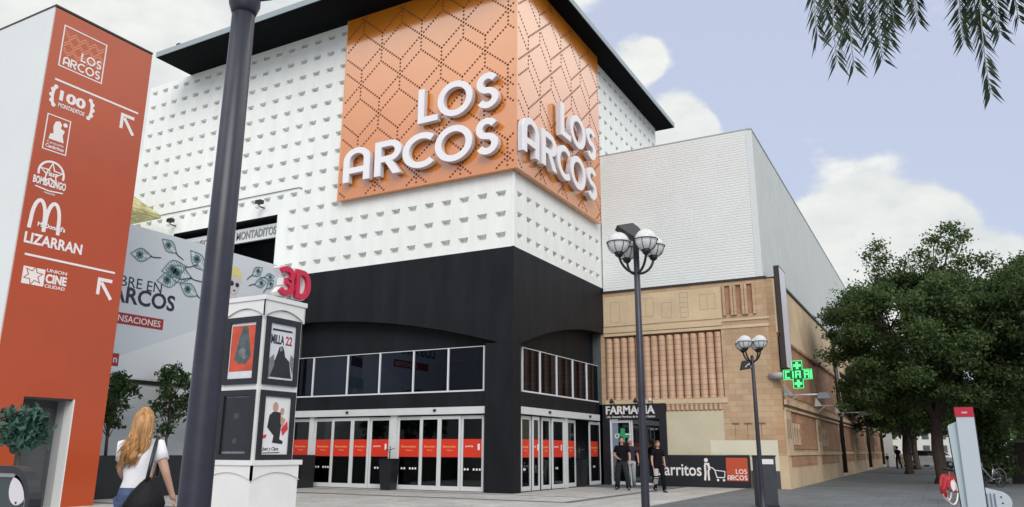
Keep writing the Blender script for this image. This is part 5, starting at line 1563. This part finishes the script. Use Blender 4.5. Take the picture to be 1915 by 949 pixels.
    secs = [(.86, .165, .115), (.95, .168 if not female else .172, .118), (1.08, wa, .105), (1.20, wa + .02, .112), (1.31, .178, .122), (1.39, .185, .105), (1.435, .15, .085), (1.475, .075, .068)]
    g.rings([(V3((head_dx * (z - .9) * .6, .005, z)), (rx * sw_, 0, 0), (0, ry, 0)) for z, rx, ry in secs], 20)
    for s in 'lr':
        a, e = V3(J['sh' + s]), V3(J['el' + s]); q = a.lerp(e, sleeve)
        g.tube([tuple(a + (V3((0, 0, 1.38)) - a) * .25), tuple(a), tuple(a.lerp(e, .3)), tuple(q)], [.07, .074, .068, .066], 12)
    so_ = fin(g, 'shirt', shirt)
    # trousers
    g = MB()
    g.rings([(V3((0, 0, z)), (rx, 0, 0), (0, ry, 0)) for z, rx, ry in ((.80, .150, .115), (.87, .172, .13), (.93, .168, .125), (1.0, .152, .112))], 20)
    for s in 'lr':
        h_, kn, an = V3(J['hip' + s]), V3(J['knee' + s]), V3(J['ank' + s])
        g.tube([tuple(h_ + V3((0, 0, -.02))), tuple(h_.lerp(kn, .35)), tuple(kn), tuple(kn.lerp(an, .4)), tuple(an + V3((0, 0, -.035)))], [.108, .098 * pants_r, .076 * pants_r, .072 * pants_r, .066 * pants_r], 14)
    fin(g, 'trousers', pants)
    if stripes:
        g = MB()
        for s in 'r':
            kn, an, h_ = V3(J['knee' + s]), V3(J['ank' + s]), V3(J['hip' + s])
            for q in range(11):
                c = h_.lerp(kn, .3 + .065 * q) if q < 9 else kn
                g.tube([tuple(c), tuple(c + (kn - h_).normalized() * .018)], [.1045 - .0026 * q] * 2, 14)
            for q in range(7):
                c = kn.lerp(an, .1 + .12 * q); g.tube([tuple(c), tuple(c + (an - kn).normalized() * .02)], [.078 - .001 * q] * 2, 14)
        fin(g, 'white_stripe', M_print)
    for s in 'lr':
        g = MB()
        a, to = V3(J['ank' + s]), V3(J['toe' + s]); d = (to - a); d.z = 0; d.normalize(); sx = V3((d.y, -d.x, 0))
        zz = to.z - .035
        g.rings([(a - d * .075 + V3((0, 0, zz - a.z + .045)), tuple(sx * .03), (0, 0, .04)), (a + V3((0, 0, zz - a.z + .05)), tuple(sx * .042), (0, 0, .048)), (a + d * .1 + V3((0, 0, zz - a.z + .038)), tuple(sx * .046), (0, 0, .036)), (a + d * .19 + V3((0, 0, zz - a.z + .026)), tuple(sx * .034), (0, 0, .022))], 12)
        fin(g, 'shoe', M_blackp)
    # hair
    g = MB()
    secs = []
    for i in range(10):
        tt = R(-25 + 115 * i / 9); z = .128 * math.sin(tt); c = max(.02, math.cos(tt))
        secs.append((V3((0, (-.036, -.034, -.030, -.018, -.010, -.007, -.006, -.006, -.006, -.006)[i], z + .010)), (.090 * c, 0, 0), (0, .100 * c, 0)))
    g.rings(secs, 18)
    if hair_len > 0:
        L = hair_len
        g.rings([(V3((0, -.045 - .0 * L, .06)), (.088, 0, 0), (0, .062, 0)), (V3((-.004, -.06, -.06)), (.094, 0, 0), (0, .058, 0)), (V3((-.018, -.085, -.06 - L * .45)), (.108, 0, 0), (0, .045, 0)), (V3((-.04, -.105, -.06 - L * .8)), (.088, 0, 0), (0, .035, 0)), (V3((-.065, -.105, -.06 - L)), (.035, 0, 0), (0, .015, 0))], 18)
        rnd = random.Random(7)
        for q in range(190):
            a = rnd.uniform(-1, 1); r0 = .084
            x0_ = r0 * math.sin(a * 1.5); y0_ = -.022 - .088 * math.cos(a * 1.5)
            l2 = L * rnd.uniform(.5, 1.18); y0_ -= rnd.random() * .012; x0_ *= rnd.uniform(.92, 1.06)
            g.tube([(x0_ * .6, y0_ * .7, .115), (x0_ * 1.05, y0_, .03), (x0_ * 1.14 - .005, y0_ * .98 - .02, -.10), (x0_ * 1.2 - .02 * l2, -.115 - rnd.random() * .02, -.06 - l2 * .5), (x0_ * .85 - .07 - .05 * rnd.random(), -.12 - rnd.random() * .02, -.06 - l2)], [.004, .0075, .0075, .006, .002], 4)
    g.xf(Mt); fin(g, 'hair', hair)
    return t, W4


AWAY = HEAD + R(10)
WX = CAM + ray(258, 890) * 7.2
wl = (float(WX[0]), float(WX[1]), 0)
wt, W4 = person('blond woman in a white T-shirt and blue jeans walking away, seen from behind', wl, HEAD + R(14), H=1.67, female=True, shirt=M_white_cloth, pants=M_jean, hair=M_hair_b, hair_len=.35, wide=.95,
                arms={'el': (-.175, .09, 1.14), 'wl': (-.12, .30, 1.02), 'er': (.262, -.07, 1.14), 'wr': (.335, -.03, .93)}, legs={'kl': (-.09, .14, .52), 'al': (-.09, .10, .09), 'kr': (.09, -.02, .50), 'ar': (.09, -.28, .16)}, sleeve=.55, pants_r=.95)
# bag on her right shoulder
t = thing('shoulder_bag', 'slouchy black shoulder bag hanging from the right shoulder of the blond woman', 'bag', wl)
b = MB()
b.rings([(V3((.10, -.185, .71)), (.13, .03, 0), (-.01, .07, 0)), (V3((.10, -.195, .76)), (.185, .03, 0), (-.02, .095, 0)), (V3((.12, -.185, .86)), (.185, .02, 0), (-.02, .095, 0)), (V3((.13, -.175, .96)), (.14, .02, 0), (-.02, .075, 0)), (V3((.135, -.165, 1.05)), (.075, .01, 0), (-.01, .05, 0)), (V3((.14, -.16, 1.10)), (.03, .0, 0), (0, .025, 0))], 18)
b.xf(W4).build('pouch', mat('black_leather', (.006, .006, .008), .6, var=.3, vscale=16, bump=.25, bscale=22, spec=.2), t)
b = MB(); b.tube([(.12, -.20, 1.06), (.135, -.16, 1.25), (.145, -.08, 1.42), (.145, -.01, 1.475), (.15, .07, 1.43), (.155, .11, 1.3), (.16, .08, 1.1)], .018, 7)
b.xf(W4).build('strap', M_blackp, t)
b = MB(); b.tube([(.155, -.19, 1.05), (.165, -.17, 1.14), (.168, -.13, 1.2)], .008, 5); b.xf(W4).build('tan_trim', mat('tan_leather', (.25, .09, .04), .5), t)

TOCAM = HEAD + math.pi
p = onz(1165, 917)
person('dark haired man in loose black T-shirt and charcoal trousers leaving the pharmacy', (p[0], p[1], 0), TOCAM + R(-14), H=1.78, wide=1.12, shirt=M_cloth_black, pants=M_cloth_grey, hair=M_hair_d,
       arms={'el': (.235, -.06, 1.14), 'wl': (-.0, 0, 0)} and {'el': (-.27, .02, 1.13), 'wl': (-.27, .10, .88), 'er': (.26, .0, 1.14), 'wr': (.10, .22, 1.03)}, legs={'kl': (-.16, .13, .52), 'al': (-.22, .18, .10), 'kr': (.15, .02, .50), 'ar': (.20, -.14, .10)}, pants_r=1.22, turn=R(12))
p = onz(1181, 911)
person('white haired man in light grey trousers, half behind the dark haired man', (p[0], p[1], 0), TOCAM + R(-6), H=1.76, shirt=mat('navy_cloth', (.014, .016, .026), .85), pants=M_cloth_lgrey, hair=M_hair_g,
       legs={'kl': (-.10, -.02, .5), 'al': (-.11, -.16, .12), 'kr': (.10, .1, .52), 'ar': (.10, .12, .09)}, arms={'el': (-.27, -.06, 1.14), 'wl': (-.29, .0, .90)}, turn=R(20))
p = onz(1233, 921)
person('brown haired woman in black top and black-and-white striped trousers outside the pharmacy', (p[0], p[1], 0), TOCAM + R(8), H=1.63, female=True, shirt=M_cloth_black, pants=M_cloth_black, hair=M_hair_br, hair_len=.16, stripes=True, wide=.98,
       legs={'kl': (-.11, .15, .53), 'al': (-.14, .16, .09), 'kr': (.08, .0, .5), 'ar': (.08, -.22, .14)} , arms={'el': (-.23, -.05, 1.13), 'wl': (-.24, .02, .9), 'er': (.24, .03, 1.14), 'wr': (.25, .14, .92)}, turn=R(10))
p = onz(1682, 877)
person('distant person in dark clothes walking down the shaded pavement', (p[0], p[1], 0), HEAD, H=1.75, legs={'kl': (-.09, .14, .52), 'al': (-.09, .10, .09), 'kr': (.09, -.02, .50), 'ar': (.09, -.28, .16)})
p = onz(1661, 874)
person('small distant child in dark clothes beside the white gate block', (p[0], p[1], 0), TOCAM, H=1.15, pants=M_cloth_lgrey)

# ================================================================ right foreground: bike hire terminal, dock, bicycles, wall, cars
def facing(px, py, dep):
    d = ray(px, py); p = CAM + d * dep; h = V3((d[0], d[1], 0)).normalized()
    return (float(p[0]), float(p[1])), Fr((float(p[0]), float(p[1]), 0), (-(-h.y), -h.x, 0), (-h.x, -h.y, 0))


(tX, tY), ft_ = facing(1817, 870, 16.0)
t = thing('hire_terminal', 'white bike hire terminal pillar with a red cap', 'terminal', (tX, tY, 0))
b = MB()
b.prism(ft_, [(-.165, 0), (.165, 0), (.165, 2.02), (-.165, 2.02)], -.16, .10); b.build('pillar', M_kwhite, t)
b = MB(); b.prism(ft_, [(-.18, 2.021), (.168, 2.021), (.168, 2.22), (-.18, 2.22)], -.16, .11); b.build('red_cap', M_kred, t)
b = MB(); b.text(ft_, 'sevici', -.05, 2.09, w=.10, h=.045, c0=.112, c1=.116, bold=.02); b.build('cap_lettering', M_print, t)
b = MB(); b.prism(ft_, [(-.166, 0), (-.27, 0), (-.345, 1.83), (-.32, 1.86), (-.166, 1.93)], -.22, .04); b.build('side_panel', mat('terminal_pale', (.46, .55, .58), .3), t)
b = MB(); b.prism(ft_, [(-.271, 0), (-.29, 0), (-.358, 1.66), (-.346, 1.83)], -.23, .03); b.build('dark_edge', M_blackp, t)
b = MB(); b.prism(ft_, [(.166, 0), (.185, 0), (.183, 2.10), (.166, 2.10)], -.16, .06); b.build('dark_edge', M_blackp, t)
# dock
(dX, dY), fd_ = facing(1862, 940, 17.4)
t = thing('bike_dock', 'low rounded white bike dock with ribbed side beside the terminal', 'bike dock', (dX, dY, 0))
prof = [(-.45, 0), (.30, 0)] + [(.02 + .30 * math.cos(R(a)), .22 + .24 * math.sin(R(a))) for a in range(-20, 75, 12)] + [(-.10, .50), (-.45, .60)]
b = MB(); b.prism(fd_, prof, -.12, .12); b.build('shell', M_kwhite, t)
b = MB()
for i in range(5): b.fbox(fd_, -.32 + i * .075, -.29 + i * .075, .02, .40, .121, .135)
b.build('rib', mat('dock_blue_grey', (.16, .20, .27), .5), t)
b = MB(); b.disc(fd_, .12, .33, .018, .121, .13, 8); b.disc(fd_, .14, .2, .018, .121, .13, 8); b.build('bolt', M_blackp, t)


def bicycle(loc, ang, label, frame_m, disc_m, fender, grp):
    t = thing('bicycle', label, 'bicycle', loc, grp)
    X = Matrix.Translation(V3(loc)) @ Matrix.Rotation(ang, 4, 'Z')
    fb_ = Fr((0, 0, 0), (1, 0, 0), (0, -1, 0))
    rw = .33
    for nm, wx in (('rear', -.5), ('front', .55)):
        b = MB(); b.tube([(wx + rw * math.cos(2 * math.pi * i / 28), 0, rw + rw * math.sin(2 * math.pi * i / 28)) for i in range(28)], .02, 7, closed=True)
        w_ = b.xf(X).build('wheel', M_rubber if not disc_m else M_print, t)
        b = MB()
        for i in range(14):
            a = math.pi * i / 14 * 2; b.tube([(wx, .02 * (-1) ** i, rw), (wx + (rw - .02) * math.cos(a), 0, rw + (rw - .02) * math.sin(a))], .0035, 4)
        b.tube([(wx, -.05, rw), (wx, .05, rw)], .025, 8); b.xf(X).build('spokes', M_steel, w_)
        if fender:
            b = MB(); n_ = 12; a0_, a1_ = (20, 200) if nm == 'rear' else (10, 150)
            pts = [(wx + (rw + .045) * math.cos(R(a0_ + (a1_ - a0_) * i / n_)), rw + (rw + .045) * math.sin(R(a0_ + (a1_ - a0_) * i / n_))) for i in range(n_ + 1)]
            b.stroke(fb_, pts, .03, -.035, .035); b.xf(X).build('mudguard', frame_m, t)
            
            for c_ in (((.036, .042), (-.042, -.036)) if nm == 'rear' and disc_m else ()):
                b = MB(); b.prism(fb_, [(wx, rw)] + [(wx + (rw + .02) * math.cos(R(a)), rw + (rw + .02) * math.sin(R(a))) for a in range(75, 170, 12)], *c_); b.xf(X).build('wheel_guard', frame_m, t)
            if disc_m and nm == 'rear':
                b = MB(); b.disc(fb_, wx + .02, rw + .14, .13, -.05, .05, 22); b.xf(X).build('white_disc', disc_m, t)
    b = MB(); s = [(-.5, 0, rw), (-.05, 0, .30), (.45, 0, .72), (.55, 0, rw)]
    b.tube([s[0], s[1], s[2]], .026, 8); b.tube([(.42, 0, .95), s[2], s[3]], .022, 8); b.tube([(-.05, 0, .30), (-.2, 0, .80)], .022, 8); b.tube([s[0], (-.18, 0, .68)], .014, 6); b.xf(X).build('frame', frame_m, t)
    b = MB(); b.rings([(V3((-.34, 0, .84)), (0, .09, 0), (0, 0, .03)), (V3((-.22, 0, .85)), (0, .08, 0), (0, 0, .035)), (V3((-.08, 0, .84)), (0, .025, 0), (0, 0, .02))], 10); b.xf(X).build('saddle', M_blackp, t)
    b = MB(); b.tube([(.36, -.28, 1.02), (.46, -.18, 1.04), (.42, 0, .97), (.46, .18, 1.04), (.36, .28, 1.02)], .014, 6); b.xf(X).build('handlebar', M_blackp, t)
    b = MB(); b.tube([(-.05, -.09, .30), (-.05, .09, .30)], .02, 6); b.disc(fb_, -.05, .30, .09, .03, .04, 14); b.xf(X).build('crank', M_steel, t)
    return t


M_bred = mat('bike_red', (.45, .012, .02), .3)
q = onz(1800, 950); ang = HEAD + R(10)
G1 = 'red hire bicycles by the white terminal'
def bike_at(px, py, ang, *a):
    q = onz(px, py); bicycle((q[0] + .5 * math.cos(ang), q[1] + .5 * math.sin(ang), 0), ang, *a)
bike_at(1783, 944, HEAD + R(38), 'nearer red hire bicycle with a white wheel disc behind the terminal', M_bred, M_print, True, G1)
bike_at(1773, 937, HEAD + R(42), 'farther red hire bicycle behind the terminal', M_bred, M_print, True, G1)
G2 = 'silver bicycles parked in the shade'
bike_at(1872, 912, HEAD + R(205), 'silver bicycle with a pale mudguard parked near the dark shrub', M_steel, None, True, G2)
bike_at(1838, 905, HEAD + R(215), 'dark bicycle parked behind the white terminal', M_steel, None, False, G2)
# low wall
t = thing('low_wall', 'low dark maroon wall with a grey coping at the right edge', 'wall', (17, 19.5, 0))
b = MB(); b.box(14.4, 24, 19.2, 19.6, 0, 1.72); b.build('wall', mat('maroon_wall', (.035, .02, .018), .8, var=.3, vscale=2), t)
b = MB(); b.box(14.35, 24, 19.15, 19.65, 1.721, 1.82); b.build('coping', mat('coping_green_grey', (.14, .16, .15), .7), t)
# slender dark posts along the pavement
for px, py, lab in ((1706, 868, 'thin dark post on the pavement left of the parked white cars'),):
    q = onz(px, 884); t = thing('post', lab, 'post', (q[0], q[1], 0)); b = MB(); b.lathe(q[0], q[1], [(.12, 0), (.10, .2), (.08, 2.5), (.02, 4.2)], 10); b.build('shaft', M_blackp, t)


def car(label, loc, ang, grp):
    t = thing('parked_car', label, 'car', loc, grp)
    X = Matrix.Translation(V3(loc)) @ Matrix.Rotation(ang, 4, 'Z')
    f = Fr((0, 0, 0), (0, 1, 0), (1, 0, 0))
    b = MB(); low = [(-2.1, .30), (2.1, .30), (2.15, .55), (2.05, .78), (1.1, .92), (-2.0, .95), (-2.12, .7)]
    b.prism(f, low, -.86, .86)
    vs = []
    for (y, z, w_) in ((1.15, .93, .80), (.45, 1.42, .64), (-1.2, 1.45, .64), (-2.0, .96, .80)): vs += [(-w_, y, z), (w_, y, z)]
    b.add(vs, [(0, 1, 3, 2), (2, 3, 5, 4), (4, 5, 7, 6), (0, 2, 4, 6), (1, 7, 5, 3)]); b.xf(X).build('body', M_carw, t)
    g = MB(); g.add([(-.70, 1.09, .985), (.70, 1.09, .985), (.60, .53, 1.385), (-.60, .53, 1.385)], [(0, 1, 2, 3)]); g.add([(-.70, -1.92, 1.0), (.70, -1.92, 1.0), (.60, -1.28, 1.40), (-.60, -1.28, 1.40)], [(3, 2, 1, 0)])
    for s in (-1, 1): g.add([(s * .785, .95, 1.0), (s * .665, .42, 1.38), (s * .665, -1.15, 1.40), (s * .785, -1.75, 1.0)], [(0, 1, 2, 3) if s < 0 else (3, 2, 1, 0)])
    g.v = [(x * 1.012, y * 1.01, z + .006) for x, y, z in g.v]; g.xf(X).build('windows', M_cglass, t)
    for y in (1.35, -1.35):
        for s in (-1, 1):
            w_ = MB(); w_.tube([(s * .70, y, .31), (s * .88, y, .31)], .31, 18); wo = w_.xf(X).build('wheel', M_rubber, t)
            w_ = MB(); w_.tube([(s * .881, y, .31), (s * .89, y, .31)], .19, 14); w_.xf(X).build('rim', M_steel, wo)
    l = MB()
    for s in (-1, 1): l.box(s * .6 - .15, s * .6 + .15, 2.09, 2.12, .60, .74)
    l.xf(X).build('headlight', M_globe, t)
    return t


q = onz(1742, 868)
c0 = car('white car parked at the end of the shaded street, nearest of the parked cars', (10.7, 52, 0), R(-72), 'white cars parked at the end of the street')
for (x, y, a, lab) in ((11.2, 62, -60, 'white car parked just behind the nearest one at the end of the street'), (10.9, 76, -70, 'farthest white car parked at the end of the street')):
    # copies share the mesh data of the first car
    dup(c0, (x, y, 0), R(a) - R(-72), lab)
